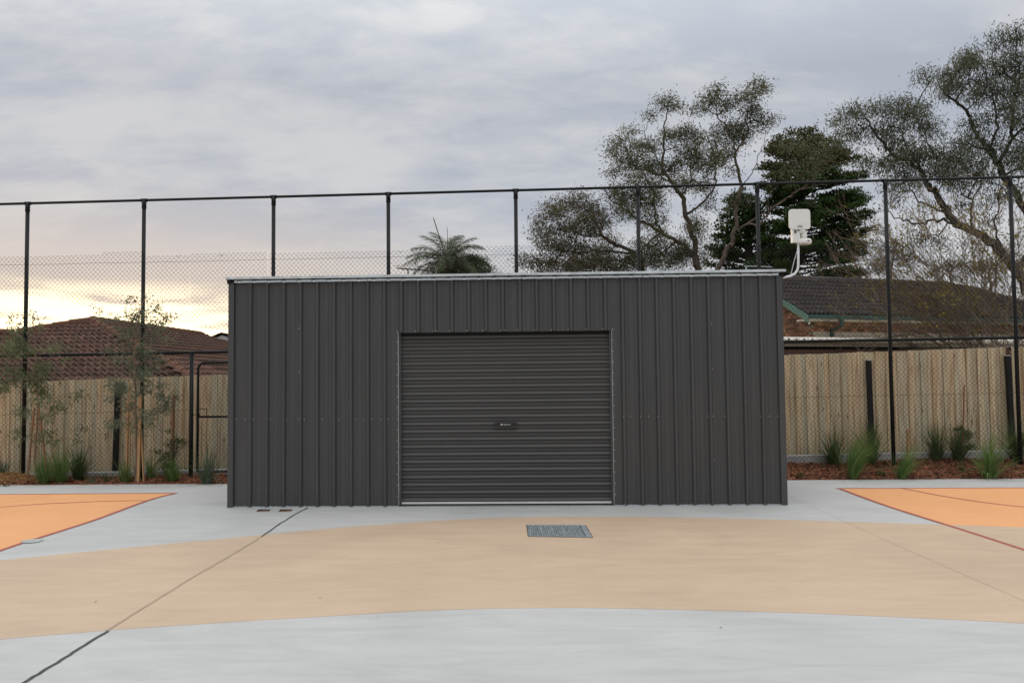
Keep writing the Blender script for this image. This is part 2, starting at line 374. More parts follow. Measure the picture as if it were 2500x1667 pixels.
def wob(pts, n=10, a=.006):
    out = []
    P = [G(*p) for p in pts]
    for i in range(len(P) - 1):
        for k in range(n):
            q = P[i].lerp(P[i + 1], k / n); out.append((q.x + random.uniform(-a, a), q.y + random.uniform(-a, a)))
    out.append((P[-1].x, P[-1].y)); return out
j = MB()
strip(j, wob([(752, 1239), (721, 1255.4), (687, 1276), (639, 1310)], 6, .004), .018, .0045)
strip(j, wob([(639, 1310), (619, 1324), (537, 1373), (469, 1412), (357, 1481.6), (262, 1541)], 8, .003), .0036, .0045)
strip(j, wob([(262, 1541), (170, 1599), (58, 1667), (-60, 1738), (-400, 1940)], 10, .005), .022, .0045)
tag(j.build('expansion_joint', M_JOINT), kind='structure')
j = MB()
strip(j, [G(*p) for p in ((633, 1311), (613, 1325), (531, 1373.5), (463, 1412), (351, 1481.6), (257, 1541))], .0022, .004)
strip(j, [G(*p) for p in ((1924, 1210.5), (2060.5, 1272.4), (2142, 1310.5), (2319, 1388), (2500, 1467), (2800, 1598))], .0024, .0045)
strip(j, [G(*p) for p in ((98, 1319), (300, 1321), (520, 1320.5))], .002, .0045)
tag(j.build('saw_cut_joint', mat('saw_cut', (.20, .17, .14), .9)), kind='structure')
# drain: pit, frame and pressed grating
def quadmap(q):
    a, b, c, d = q
    return lambda u, v, z: (a * (1 - u) * (1 - v) + b * u * (1 - v) + c * u * v + d * (1 - u) * v) + Vector((0, 0, z))
def qbox(mb, f, u0, u1, v0, v1, z0, z1):
    mb.hexa([f(u0, v0, z0), f(u1, v0, z0), f(u1, v1, z0), f(u0, v1, z0), f(u0, v0, z1), f(u1, v0, z1), f(u1, v1, z1), f(u0, v1, z1)])
f = quadmap(grate); dr = thing('drain_grate', 'galvanised square drain grate set into the beige paving in front of the roller door', 'drain grate', loc=f(.5, .5, 0)); off = Vector(dr.location)
fl = lambda u, v, z: f(u, v, z) - off
mb = MB()
for (u0, u1, v0, v1) in ((0, .012, 0, 1), (.988, 1, 0, 1), (.012, .988, 0, .012), (.012, .988, .988, 1)): qbox(mb, fl, u0, u1, v0, v1, -.3, .006)
mb.build('pit_frame', mat('pit_frame_steel', (.11, .085, .07), .8), dr)
MB().add([fl(0, 0, -.3), fl(1, 0, -.3), fl(1, 1, -.3), fl(0, 1, -.3)], [(0, 1, 2, 3)]).build('pit_floor', M_DARK, dr)
mb = MB()
qbox(mb, fl, .9, .985, .015, .985, -.004, .008); qbox(mb, fl, .015, .03, .015, .985, -.004, .008)
qbox(mb, fl, .03, .9, .955, .985, -.004, .008); qbox(mb, fl, .03, .9, .015, .04, -.004, .008)
mb.build('grate_border', M_GALVD, dr)
mb = MB(); nb = 24
for i in range(nb):
    u = .03 + .87 * (i + .5) / nb; w = .87 / nb * (.15 if i % 5 else .36)
    qbox(mb, fl, u - w, u + w, .04, .955, -.022, .006)
nr = 14
for k in range(nr):
    for i in range(nb - 1):
        u = .03 + .87 * (i + 1) / nb; v = .04 + .915 * (k + .5 + (.25 if i % 2 else -.25)) / nr
        qbox(mb, fl, u - .87 / nb * .36, u + .87 / nb * .36, v - .011, v + .011, -.014, .0045)
tag(mb.build('grating_bars', M_GALVD, dr), kind='stuff')
for q, lab in ((pl1, 'small rust brown recessed cover plate by the shed wall, the one nearer its left corner'), (pl2, 'small rust orange recessed cover plate by the shed wall, the one nearer the expansion joint')):
    f = quadmap(q); r = thing('cover_plate', lab, 'cover plate', 'rusty cover plates beside the shed', loc=f(.5, .5, 0)); off2 = Vector(r.location); f2 = lambda u, v, z, f=f, off2=off2: f(u, v, z) - off2
    mb = MB(); qbox(mb, f2, 0, 1, 0, 1, -.06, -.012); mb.build('plate', M_RUST, r)
    mb = MB()
    for (u0, u1, v0, v1) in ((0, .06, 0, 1), (.94, 1, 0, 1), (.06, .94, 0, .12), (.06, .94, .88, 1)): qbox(mb, f2, u0, u1, v0, v1, -.012, .002)
    mb.build('plate_rim', mat('plate_rim_steel', (.07, .03, .018), .8), r)
    mb = MB(); random.seed(len(lab))
    for i in range(5):
        u, v = random.uniform(.2, .8), random.uniform(.2, .75); qbox(mb, f2, u, u + .1, v, v + .12, -.012, -.006)
    mb.build('grit', mat('pale_grit', (.5, .45, .38), .9), r)['kind'] = 'stuff'
c0 = G(78, 1321.5); mb = MB()
mb.tube([(0, 0, .0045), (0, 0, .009)], .098, 28); cv = mb.build('round_cover', mat('round_cover_grey', (.36, .38, .38), .7, var=.2, vscale=18)); cv.location = (c0.x, c0.y, 0)
tag(cv, 'small round grey cover set on the red line at the left court corner', 'access cover')
# ------------------------------------------------------------------ the shed
A0, B0 = G(560, 1238), G(1923, 1232)
ex = (B0 - A0).normalized(); SHW = (B0 - A0).length; ey = Vector((-ex.y, ex.x, 0)); YAW = math.atan2(ex.y, ex.x)
shed = thing('shed', 'charcoal ribbed steel shed with a roller door and bright galvanised roof flashing', 'shed', loc=A0, rotz=YAW)
def SL(px, py):                 # local (x,z) of a point on the shed's front plane
    r = ray(px, py); n = ey; t = (A0 - Vector((0, 0, CAMZ))).dot(n) / r.dot(n); p = Vector((0, 0, CAMZ)) + r * t - A0
    return p.dot(ex), p.z
xL, zT = SL(562.5, 690); xR = SL(1912, 950)[0]
DX0, DZ1 = SL(973, 812); DX1 = SL(1496.5, 1000)[0]; DX0 = SL(972.5, 1000)[0]
ZW = SL(1240, 680)[1]; PIT = (SL(1861, 960)[0] - SL(612, 960)[0]) / 30; RX0 = SL(612, 960)[0]
DEPTH = 2.1
ribs = [RX0 + i * PIT for i in range(31)]
def profile(x0, x1):
    """front-to-back section of a ribbed sheet between x0 and x1: list of (x, y)"""
    pts = [(x0, 0)]
    for r in ribs:
        if r - .027 > x0 and r + .027 < x1:
            pts += [(r - .029, 0), (r - .015, -.033), (r + .015, -.033), (r + .029, 0)]
            for k in (.36, .64):
                c = r + PIT * k
                if c + .006 < x1: pts += [(c - .005, 0), (c - .002, -.0025), (c + .002, -.0025), (c + .005, 0)]
        elif x0 - .02 < r < x1 and r - .027 <= x0: pass
    pts.append((x1, 0)); return pts
def wall_sheet(x0, x1, z0, z1, lab=None):
    mb = MB(); mb.extrude(profile(x0, x1), lambda p: (p[0], p[1], z0), lambda p: (p[0], p[1], z1))
    o = mb.build('wall_sheet', M_STEEL, shed)
    if lab: o['label'] = lab
    return o
cuts = [xL + .01]; k = 3
while ribs[min(k, 30)] + PIT / 2 < xR - .15 and k < 30:
    cuts.append(ribs[k] + PIT * .5); k += 4
cuts.append(xR - .01)
for a, b in zip(cuts[:-1], cuts[1:]):
    for lo, hi, z0 in ((a, min(b, DX0), .012), (max(a, DX0), min(b, DX1), DZ1), (max(a, DX1), b, .012)):
        if hi - lo > .04: wall_sheet(lo + .0008, hi - .0008, z0, ZW)
for nm, bx in (('side_wall', ((xL + .012, .03, .01), (xL + .03, DEPTH, ZW - .02))), ('side_wall', ((xR - .03, .03, .01), (xR - .012, DEPTH, ZW - .02))), ('back_wall', ((xL + .03, DEPTH - .02, .01), (xR - .03, DEPTH, ZW - .1)))):
    MB().box(*bx).build(nm, M_STEEL, shed)
for x0, x1 in ((xL - .012, xL + .06), (xR - .06, xR + .012)):        # corner flashings
    mb = MB(); mb.box((x0, -.034, .004), (x1, -.030, ZW)); xx = x0 if x0 < 1 else x1 - .004; mb.box((xx, -.030, .004), (xx + .004, .10, ZW)); mb.build('corner_flashing', M_STEEL, shed)
MB().box((xL + .05, -.004, .0), (DX0 - .004, .02, .011)).build('base_trim', M_GALVD, shed)
MB().box((DX1 + .004, -.004, .0), (xR - .05, .02, .011)).build('base_trim', M_GALVD, shed)
MB().box((xL + .01, -.0015, .0006), (xR - .01, .010, .0035)).build('base_shadow_line', M_JOINT, shed)  # dark strip put in as the contact shadow along the shed foot
# opening: jambs, head
for x0, x1 in ((DX0, DX0 + .004), (DX1 - .004, DX1)): MB().box((x0, -.004, .01), (x1, .13, DZ1)).build('door_jamb', M_GALV, shed)
MB().box((DX0 + .004, -.003, DZ1 - .004), (DX1 - .004, .13, DZ1 - .0005)).build('door_head', M_STEEL, shed)
MB().box((DX0 + .004, .10, DZ1 - .040), (DX1 - .004, .12, DZ1 - .0045)).build('door_head_shade_strip', M_DARK, shed)  # near-black strip standing in for the shade under the door head
for x0 in (DX0 + .005, DX1 - .030): MB().box((x0, .045, .012), (x0 + .025, .05, DZ1 - .006)).build('door_track', M_STEELD, shed)
# roller door
door = MB().box((DX0 + .006, .118, .01), (DX1 - .006, .124, DZ1 - .02)).build('roller_door', M_STEELD, shed)
zb = SL(1240, 1226)[1]; zt = DZ1 - .035; ns = 22; ph = (zt - zb) / ns
prof = [(.012, 0), (.012, -.05), (-.001, -.09), (-.002, -.14), (.004, -.42), (.009, -.50), (-.001, -.525), (-.003, -.56), (.001, -.60), (-.006, -.72), (-.010, -.84), (-.008, -.93), (.012, -.97), (.012, -1)]
mb = MB(); mb.extrude(prof, lambda p: (DX0 + .0065, .09 + p[0] * 1.1, p[1] * ph), lambda p: (DX1 - .0065, .09 + p[0] * 1.1, p[1] * ph)); slat = mb.mesh('door_slat', M_STEELD, True)
for f_ in slat.polygons: f_.use_smooth = False
for i in range(ns):
    o = link('door_slat', slat, door); o.location = (0, 0, zt - i * ph)
MB().box((DX0 + .0065, .055, .022), (DX1 - .0065, .10, zb - .001)).build('bottom_bar', M_ALU, door)
MB().box((DX0 + .02, .058, .004), (DX1 - .02, .09, .0215)).build('rubber_seal', M_DARK, door)
hx0, hz1 = SL(1204.5, 1032.5); hx1, hz0 = SL(1263, 1040.5)
mb = MB(); hr = (hz1 - hz0) / 2; hc = (hz1 + hz0) / 2; out = []
for k in range(9): t = math.pi / 2 + math.pi * k / 8; out.append((hx0 + hr + hr * math.cos(t), hc + hr * math.sin(t)))
for k in range(9): t = -math.pi / 2 + math.pi * k / 8; out.append((hx1 - hr + hr * math.cos(t), hc + hr * math.sin(t)))
n = len(out); mb.add([(x, .052, z) for x, z in out] + [(x, .10, z) for x, z in out], [tuple(range(n))] + [(i, i + n, (i + 1) % n + n, (i + 1) % n) for i in range(n)])
hd = mb.build('door_handle', mat('handle_black', (.006, .006, .008), .35), shed)
def textmesh(name, s, size, m, parent, loc, rot):
    cu = bpy.data.curves.new(name, 'FONT'); cu.body = s; cu.size = size; cu.extrude = .0005
    to = bpy.data.objects.new(name, cu); C.objects.link(to); dg = bpy.context.evaluated_depsgraph_get()
    me = bpy.data.meshes.new_from_object(to.evaluated_get(dg)); bpy.data.objects.remove(to)
    me.materials.clear(); me.materials.append(m); o = link(name, me, parent); o.location = loc; o.rotation_euler = rot; return o
M_INK = mat('white_print', (.75, .75, .75), .5)
textmesh('lettering', 'Steel-Line', .022, M_INK, shed, (hx0 + .125, .0512, hc - .008), (math.pi / 2, 0, 0))
mb = MB(); cx = hx0 + .1
for k in range(12):
    t0, t1 = 2 * math.pi * k / 12, 2 * math.pi * (k + 1) / 12
    mb.add([(cx + .011 * math.cos(t0), .0505, hc + .011 * math.sin(t0)), (cx + .011 * math.cos(t1), .0505, hc + .011 * math.sin(t1)), (cx + .005 * math.cos(t1), .0505, hc + .005 * math.sin(t1)), (cx + .005 * math.cos(t0), .0505, hc + .005 * math.sin(t0))], [(0, 1, 2, 3)])
mb.build('emblem', M_INK, shed)
# screws
scr = []
for x in (577, 598, 619, 660, 700, 731, 743, 787, 827, 868, 889, 908, 931, 947): scr.append((x, 1023.5)); scr.append((x, 1234.5))
for y in (809, 835, 862, 888, 915, 942, 969, 995, 1022, 1049, 1076, 1103, 1130, 1157, 1184, 1211): scr.append((970 if y != 1300 else 970, y)); scr.append((1495.5 + (y - 809) * .0165, y - 5))
for x in (1014, 1056, 1066, 1097, 1139, 1179, 1222, 1232, 1263, 1306, 1346, 1387, 1399, 1431, 1472): scr.append((x, 808.5 - (x - 1014) * .011))
for x in (1522, 1539, 1563, 1583, 1605, 1646, 1687, 1729, 1741, 1770, 1815, 1856, 1878, 1900): scr.append((x, 1016)); scr.append((x + 2, 1230))
for p in ((732, 802), (732, 909), (730, 1128), (1737, 790), (1739, 900), (1744, 1121)): scr.append(p)
mb = MB()
for x, y in scr:
    lx, lz = SL(x, y); dep = 0
    if any(abs(lx - r) < .02 for r in ribs): dep = -.033
    ring = [(lx + .0052 * math.cos(t), dep - .005, lz + .0052 * math.sin(t)) for t in [k * math.pi / 3 for k in range(6)]]
    mb.add(ring + [(a, dep, c) for a, _, c in ring], [tuple(range(6))] + [(i, i + 6, (i + 1) % 6 + 6, (i + 1) % 6) for i in range(6)])
tag(mb.build('screws', M_SCREW, shed), kind='stuff')
# roof: ribbed roof sheet, upper cap flashing in pieces, lower apron strip in pieces
za0, za1 = SL(1240, 673.6)[1] - .004, SL(1240, 667.6)[1] - .006; zs0, zs1 = SL(1240, 682.8)[1], SL(1240, 677.6)[1]
def zline(pxs, x): return pxs
capL, capR = SL(557, 680)[0], SL(1914, 665)[0]; jx = [SL(1186, 675)[0], SL(1302, 675)[0]]
mb = MB(); rp = []
x = capL + .06
while x < capR - .08:
    rp += [(x, 0), (x + .07, 0), (x + .085, .022), (x + .115, .022), (x + .13, 0)]; x += .19
rp.append((capR - .04, 0))
mb.extrude(rp, lambda p: (p[0], -.055, za0 - .040 + p[1]), lambda p: (p[0], DEPTH + .1, za0 - .11 + p[1])); mb.build('roof_sheet', M_STEEL, shed)
MB().box((xL + .02, .03, ZW - .08), (xR - .02, .08, za1 - .004)).build('gap_blocker', M_DARK, shed)  # added dark filler that blocks the sky between cap and apron flashings
def cap(x0, x1, dz, dy):
    mb = MB(); pr = [(dy, za0 + dz), (-.085 + dy, za0 + dz + .004), (-.085 + dy, za1 + dz), (.12, za1 + .002 + dz), (.12, za0 + .01 + dz)]
    pr = [(-.055 + dy, za0 + dz - .006), (-.085 + dy, za0 + dz), (-.085 + dy, za1 + dz), (.12, za1 + .004 + dz), (.12, za0 + .012 + dz)]
    mb.extrude(pr, lambda p: (x0, p[0], p[1]), lambda p: (x1, p[0], p[1]))
    for xx in (x0, x1): mb.add([(xx, p[0], p[1]) for p in pr], [tuple(range(5))])
    mb.build('cap_flashing', M_GALV, shed)
cap(capL, jx[0] + .05, 0, 0); cap(jx[0], jx[1], .002, -.004); cap(jx[1] - .05, capR, 0, 0)
for (a, b) in ((575.5, 898), (899, 1273), (1274, 1567), (1568.5, 1898)):
    MB().box((SL(a, 687)[0], -.0445, zs0), (SL(b, 687)[0], -.040, zs1)).build('apron_flashing', M_GALV, shed)
for nm, bx in (('roof_end_cap', ((capL + .004, -.05, za0 - .052), (capL + .05, DEPTH, za0 - .002))), ('roof_end_cap', ((capR - .05, -.05, za0 - .052), (capR - .004, DEPTH, za0 - .002)))): MB().box(*bx).build(nm, M_DARK, shed)
sx = SL(1205, 672); textmesh('lettering', 'SHED 16', .020, mat('marker_ink', (.05, .06, .12), .6), shed, (sx[0], -.0905, sx[1] - .016), (math.pi / 2, 0, 0))
mb = MB()
for x in (1188, 1243, 1297): lx, lz = SL(x, 670.5); mb.tube([(lx, -.089, lz), (lx, -.094, lz)], .006, 6)
tag(mb.build('rivets', M_DARK, shed), kind='stuff')
# ------------------------------------------------------------------ solar head on bent white pole
YP = 10.15
pr = V(1906, 676, YP); sp = thing('solar_light_mast', 'white solar panel and sensor head on a bent white pole at the shed roof corner', 'solar light', loc=(pr.x, pr.y, 0))
off3 = Vector(sp.location); P = lambda x, y, d=0: V(x, y, YP + d) - off3
path = [P(1896, 678), P(1915, 677), P(1930, 674), P(1941, 668), P(1947, 659), P(1949, 648), P(1949, 620), P(1949, 592)]
mb = MB(); pp = [Vector(p) for p in path]; mb.tube(pp, .015, 10); mb.build('pole', M_WHITEP, sp, True)
MB().tube([P(1900, 664, .02), P(1899, 692, .02)], .024, 8).build('wall_bracket', M_GALVD, sp)
def rrect(mb, x0, x1, z0, z1, r, y0, y1, n=5):
    pts = []
    for cx, cz, s0 in ((x1 - r, z1 - r, 0), (x0 + r, z1 - r, 90), (x0 + r, z0 + r, 180), (x1 - r, z0 + r, 270)):
        for k in range(n + 1): t = math.radians(s0 + 90 * k / n); pts.append((cx + r * math.cos(t), cz + r * math.sin(t)))
    n = len(pts); e = .004
    cxm, czm = (x0 + x1) / 2, (z0 + z1) / 2
    ins = [(cxm + (x - cxm) * .97, czm + (z - czm) * .97) for x, z in pts]
    mb.add([(x, y0, z) for x, z in ins] + [(x, y0 + e, z) for x, z in pts] + [(x, y1, z) for x, z in pts],
           [tuple(range(n))[::-1], tuple(range(2 * n, 3 * n))] + [(i, (i + 1) % n, (i + 1) % n + n, i + n) for i in range(n)] + [(i + n, (i + 1) % n + n, (i + 1) % n + 2 * n, i + 2 * n) for i in range(n)])
a, b = P(1924, 562), P(1974.5, 512.5); mb = MB(); rrect(mb, a.x, b.x, a.z, b.z, .04, -.05, -.03); mb.build('solar_panel', M_WHITE, sp)
mb = MB()
for u, v in ((.06, .2), (.06, .6), (.1, .92), (.35, .96), (.65, .96), (.94, .7), (.94, .3), (.6, .04), (.25, .05), (.95, .9)):
    x, z = a.x + (b.x - a.x) * u, a.z + (b.z - a.z) * v; mb.tube([(x, -.050, z), (x, -.053, z)], .0035, 6)
mb.build('panel_screws', M_GALVD, sp)['kind'] = 'stuff'
lb, lt = P(1943.5, 557), P(1956, 551.5); mb = MB().box((lb.x, -.052, lb.z), (lt.x, -.0505, lt.z)); mb.build('label_sticker', mat('sticker_grey', (.5, .5, .5), .5), sp)
mb = MB()
for k in range(7): x = lb.x + (lt.x - lb.x) * (.08 + .125 * k); mb.box((x, -.0535, lb.z + .004), (x + .004, -.0522, lb.z + .014))
mb.build('sticker_print', M_DARK, sp)
a, b = P(1934, 593), P(1950, 561); mb = MB(); rrect(mb, a.x, b.x + .01, a.z, b.z + .03, .008, -.028, .05); mb.build('junction_box', M_WHITE, sp)
mb = MB(); c = P(1940, 567); mb.tube([(c.x, -.030, c.z + .016), (c.x, -.030, c.z - .016)], .012, 8); mb.box((P(1931, 1).x, -.04, c.z + .012), (P(1933.5, 1).x, -.03, c.z + .024)); mb.build('cable_gland', M_BLACK, sp)
MB().tube([P(1932.5, 564), P(1930, 570), P(1932, 577), P(1936, 577), P(1940, 572)], .002, 5).build('red_cable', mat('red_cable', (.45, .05, .04), .5), sp)
mb = MB(); mb.tube([P(1952, 566, -.02), P(1958, 563, -.01), P(1963, 568), P(1963, 576), P(1962.5, 584)], [.030, .036, .036, .034, .042], 16); mb.build('head_bracket', M_WHITE, sp, True)
mb = MB(); ct = P(1963, 590); mb.tube([ct + Vector((0, 0, z)) for z in (-.034, -.030, -.012, .020, .030, .031)], [.080, .088, .092, .090, .078, .03], 28); mb.build('sensor_head', M_WHITE, sp, True)
MB().tube([ct + Vector((0, 0, -.045)), ct + Vector((0, 0, -.0335))], .045, 20).build('sensor_lens', mat('lens_grey', (.3, .29, .28), .3), sp)
MB().box((ct.x + .01, ct.y - off3.y * 0 - .097, ct.z - .006), (ct.x + .04, ct.y - .086, ct.z + .002)).build('sensor_slot', M_DARK, sp)
MB().tube([P(1946, 612, .02), P(1938, 640, .02), P(1930, 674, .02)], .004, 5).build('white_cable', M_WHITEP, sp)
# ------------------------------------------------------------------ chain link fence
FL, FR = Vector((V(0, 900, 13.15).x, 13.15)), Vector((V(2500, 900, 12.75).x, 12.75))
def FY(x): return FL.y + (x - FL.x) * (FR.y - FL.y) / (FR.x - FL.x)
def lin(zl, zr): return lambda x: zl + (x - FL.x) * (zr - zl) / (FR.x - FL.x)
def onF(px, py):                 # point on the fence plane
    Y = 13.0
    for _ in range(6): p = V(px, py, Y); Y = FY(p.x)
    return p
ztop = lin(onF(0, 498.5).z, onF(2500, 432).z); zmid = lin(onF(0, 869).z, onF(2500, 824).z)
zmesh = lin(onF(0, 633).z, onF(2130, 589).z + .02); zbot = lin(-.02, .12)
cf = thing('chain_link_fence', 'tall black chain link court fence running behind the shed', 'fence', loc=(0, 13, 0))
O = Vector(cf.location); FX0, FX1 = -11.5, 11.5
def tubeline(name, zf, r, x0=FX0, x1=FX1, n=12, dy=0, wobble=0, parent=cf, m=M_BLACK, seg=40):
    pts = []
    for i in range(seg + 1):
        x = x0 + (x1 - x0) * i / seg; pts.append(Vector((x, FY(x) + dy, zf(x) + (random.uniform(-wobble, wobble) if wobble else 0))) - O)
    return MB().tube(pts, r, n).build(name, m, parent, True)
tubeline('top_rail', ztop, .022); 
tubeline('middle_rail', zmid, .025)
posts_px = [68, 352, 668, 948, 1259, 1557, 1849, 2162, 2467]
pxs = [onF(p, 480).x for p in posts_px]; pxs = [pxs[0] - 1.98] + pxs + [pxs[-1] + 2.05]
ref = None
for i, x in enumerate(pxs):
    zt_, y = ztop(x), FY(x)
    mb = MB().tube([Vector((x, y, -.3)) - O, Vector((x, y, zt_ - .02)) - O], .0315, 14); p_ = mb.build('post', M_BLACK, cf, True)
    mb = MB().tube([Vector((x, y, zt_ - .12)) - O, Vector((x, y, zt_ - .005)) - O], .0365, 14)
    mb.tube([Vector((x, y, zt_ - .135)) - O, Vector((x, y, zt_ - .12)) - O], .040, 14)
    mb.tube([Vector((x - .05, y, ztop(x - .05))) - O, Vector((x + .05, y, ztop(x + .05))) - O], .030, 14); mb.build('tee_fitting', M_BLACK, cf, True)
gx0 = onF(467, 1000).x; gx1 = gx0 + 1.25
tubeline('wire_strand', lambda x: zmesh(x) - .105, .0022, n=4, dy=-.03, wobble=.006, m=M_WIRE)
tubeline('wire_strand', lin(onF(0, 1012).z, onF(2500, 958).z), .0025, x1=gx0, n=4, dy=-.03, wobble=.008, m=M_WIRE)
tubeline('wire_strand', lin(onF(0, 1012).z, onF(2500, 958).z), .0025, x0=gx1, n=4, dy=-.03, wobble=.004, m=M_WIRE)
for x in (gx0, gx1):
    MB().tube([Vector((x, FY(x), -.3)) - O, Vector((x, FY(x), zmid(x))) - O], .033, 14).build('gate_post', M_BLACK, cf, True)
CELL, CH = .0745, .080
def linkmesh(name, x0, x1, zb, zt, parent, off, jag=True, r=.0027, dy=-.034):
    """woven diamond mesh: upright zig-zag wires, each a 3-sided tube"""
    vs, fs = [], []; nw = int((x1 - x0) / (CELL / 2)); ang = [0.5, 2.6, 4.7]
    cosr = np.array([math.cos(a) * r for a in ang]); sinr = np.array([math.sin(a) * r for a in ang]); base = 0
    for k in range(nw):
        xa = x0 + k * CELL / 2; zl, zh = zb(xa), zt(xa); H0 = math.floor(zl / CH) * CH
        nseg = int((zh - H0) / (CH / 2)); i = np.arange(nseg + 1)
        par = (i + k) % 2; xs = xa + par * CELL / 2; zs = zl + i * CH / 2
        if jag and k % 2 == 0: pass
        drift = .0022 * np.sin(zs * 5 + k * .13) + .0015 * np.sin(k * .7)
        ys = np.array([FY(v) for v in xs]) + dy + np.where((i // 1) % 2 == 0, .0022, -.0022)
        ring = np.stack([xs[:, None] + drift[:, None] + cosr[None], ys[:, None] + sinr[None] * 1.0, np.repeat(zs[:, None], 3, 1)], 2)
        # tilt the ring a little: wires run at 45 degrees, offset in z too
        ring[:, :, 2] += cosr[None] * np.where(par[:, None] == 1, -1, 1) * .8
        vs.append(ring.reshape(-1, 3)); m_ = nseg
        a = (np.arange(m_)[:, None] * 3 + np.arange(3)[None]); b = (np.arange(m_)[:, None] * 3 + (np.arange(3)[None] + 1) % 3)
        fs.append((np.stack([a, b, b + 3, a + 3], 2) + base).reshape(-1, 4)); base += (nseg + 1) * 3
    v = np.concatenate(vs) - np.array([off.x, off.y, off.z])
    o = npmesh(name, v, np.concatenate(fs), M_WIRE, parent, True); return tag(o, kind='stuff')
linkmesh('mesh_netting', FX0, gx0 - .03, zbot, zmesh, cf, O)
linkmesh('mesh_netting', gx0 - .02, gx1 + .02, lambda x: zmid(x) - .02, zmesh, cf, O)
linkmesh('mesh_netting', gx1 + .03, FX1, zbot, zmesh, cf, O)
# stray wire ends at the top selvedge
mb = MB()
for px in (436, 541, 980, 1010, 1120, 1900, 2230):
    p = onF(px, 700); z = zmesh(p.x) - .01
    mb.tube([Vector((p.x - .03, FY(p.x) - .04, z)) - O, Vector((p.x + .01, FY(p.x) - .05, z - .025)) - O, Vector((p.x + .03, FY(p.x) - .04, z + .01)) - O], .003, 4)
tag(mb.build('loose_wire_ends', M_WIRE, cf), kind='stuff')
# gate
gt = thing('pedestrian_gate', 'black round cornered chain link gate at the left end of the shed', 'gate', loc=(gx0 + .08, FY(gx0), 0)); GO = Vector(gt.location)
ga = onF(483, 1000).x; gb = gx1 - .06; gzt, gzb, gzm = onF(520, 885).z, onF(520, 1151).z, onF(520, 1017).z
def gp(x, z): return Vector((x, FY(x), z)) - GO
rc = .11; pts = [gp(ga, gzb)] + [gp(ga, gzt - rc)]
for k in range(1, 7): t = math.pi - math.pi / 2 * k / 6; pts.append(gp(ga + rc + rc * math.cos(t), gzt - rc + rc * math.sin(t)))
for k in range(0, 7): t = math.pi / 2 - math.pi / 2 * k / 6; pts.append(gp(gb - rc + rc * math.cos(t), gzt - rc + rc * math.sin(t)))
pts += [gp(gb, gzb)]
MB().tube(pts, .020, 12).build('gate_frame', M_BLACK, gt, True)
MB().tube([gp(ga, gzm), gp(gb, gzm)], .017, 10).build('gate_rail', M_BLACK, gt, True)
MB().tube([gp(ga, gzb), gp(gb, gzb)], .017, 10).build('gate_rail', M_BLACK, gt, True)
linkmesh('gate_mesh', ga, gb - .02, lambda x: gzb, lambda x: gzt, gt, GO)
lz = onF(495, 998).z; lz2 = onF(495, 1012).z
MB().tube([gp(onF(479, 1000).x, lz), gp(onF(504, 1000).x, lz), gp(onF(504.5, 1000).x, lz - .02), gp(onF(504.5, 1000).x, gzm)], .006, 6).build('latch_guard', M_BLACK, gt)
mb = MB(); mb.tube([gp(onF(468, 1000).x, lz2), gp(onF(490, 1000).x, lz2)], .006, 6); mb.tube([gp(onF(486, 1000).x, lz2 - .03), gp(onF(486, 1000).x, lz2 + .03)], .009, 6); mb.build('latch_bolt', M_BLACK, gt)
# ------------------------------------------------------------------ kerb, planting bed
kz = lambda x: .075 + (x + 7) * (.335 - .075) / 15.5
KY = lambda x: FY(x) + .32
kb = thing('retaining_kerb', 'pale concrete retaining kerb under the timber paling fence', 'kerb', loc=(0, 13.3, 0)); KO = Vector(kb.location)
x = -11.5; 
while x < 11.4:
    x1 = min(x + 2.4, 11.5); mb = MB(); zz0, zz1 = kz(x), kz(x1)
    q = [(x, KY(x), -.3), (x1 - .006, KY(x1), -.3), (x1 - .006, KY(x1) + .13, -.3), (x, KY(x) + .13, -.3), (x, KY(x), zz0), (x1 - .006, KY(x1), zz1), (x1 - .006, KY(x1) + .13, zz1), (x, KY(x) + .13, zz0)]
    mb.hexa([Vector(p) - KO for p in q]); o = mb.build('kerb_sleeper', M_KERB, kb)
    bv = o.modifiers.new('bevel', 'BEVEL'); bv.width = .012; bv.segments = 2; x = x1
def bedz(x, y):
    t = (y - edgeY(x)) / (KY(x) - edgeY(x)); t = max(0, min(1, t))
    return -.02 + t * (max(0.0, kz(x) - .13) + .03) + .02 * math.sin(x * 2.1) * t
vs, fs = [], []; NX, NY = 230, 16
for i in range(NX + 1):
    x = -11.5 + 23 * i / NX
    for k in range(NY + 1):
        y = edgeY(x) + .001 + (KY(x) - edgeY(x)) * k / NY; vs.append((x, y, bedz(x, y) + random.uniform(-.006, .006)))
for i in range(NX):
    for k in range(NY): a = i * (NY + 1) + k; fs.append((a, a + NY + 1, a + NY + 2, a + 1))
tag(MB().add(vs, fs).build('garden_bed', mat('bed_soil', (.09, .032, .016), .95, var=.5, vscale=30)), kind='structure')
n = 30000; cx = rng.uniform(-11.3, 11.3, n); tt = rng.uniform(0, 1, n); ey_ = np.array([edgeY(v) for v in cx]); ky_ = np.array([KY(v) for v in cx]); cy = ey_ + .012 + (ky_ - ey_ - .02) * tt
cz = np.array([bedz(a, b) for a, b in zip(cx, cy)]) + .004 + rng.uniform(0, .018, n)
L = rng.uniform(.012, .045, n); Wd = rng.uniform(.004, .011, n); th = rng.uniform(0, math.pi * 2, n); tl = rng.normal(0, .35, n); rl = rng.normal(0, .5, n)
u = np.stack([np.cos(th) * np.cos(tl), np.sin(th) * np.cos(tl), np.sin(tl)], 1); w = np.stack([-np.sin(th) * np.cos(rl), np.cos(th) * np.cos(rl), np.sin(rl)], 1); c = np.stack([cx, cy, cz], 1)
nn = np.cross(u, w); h = .004
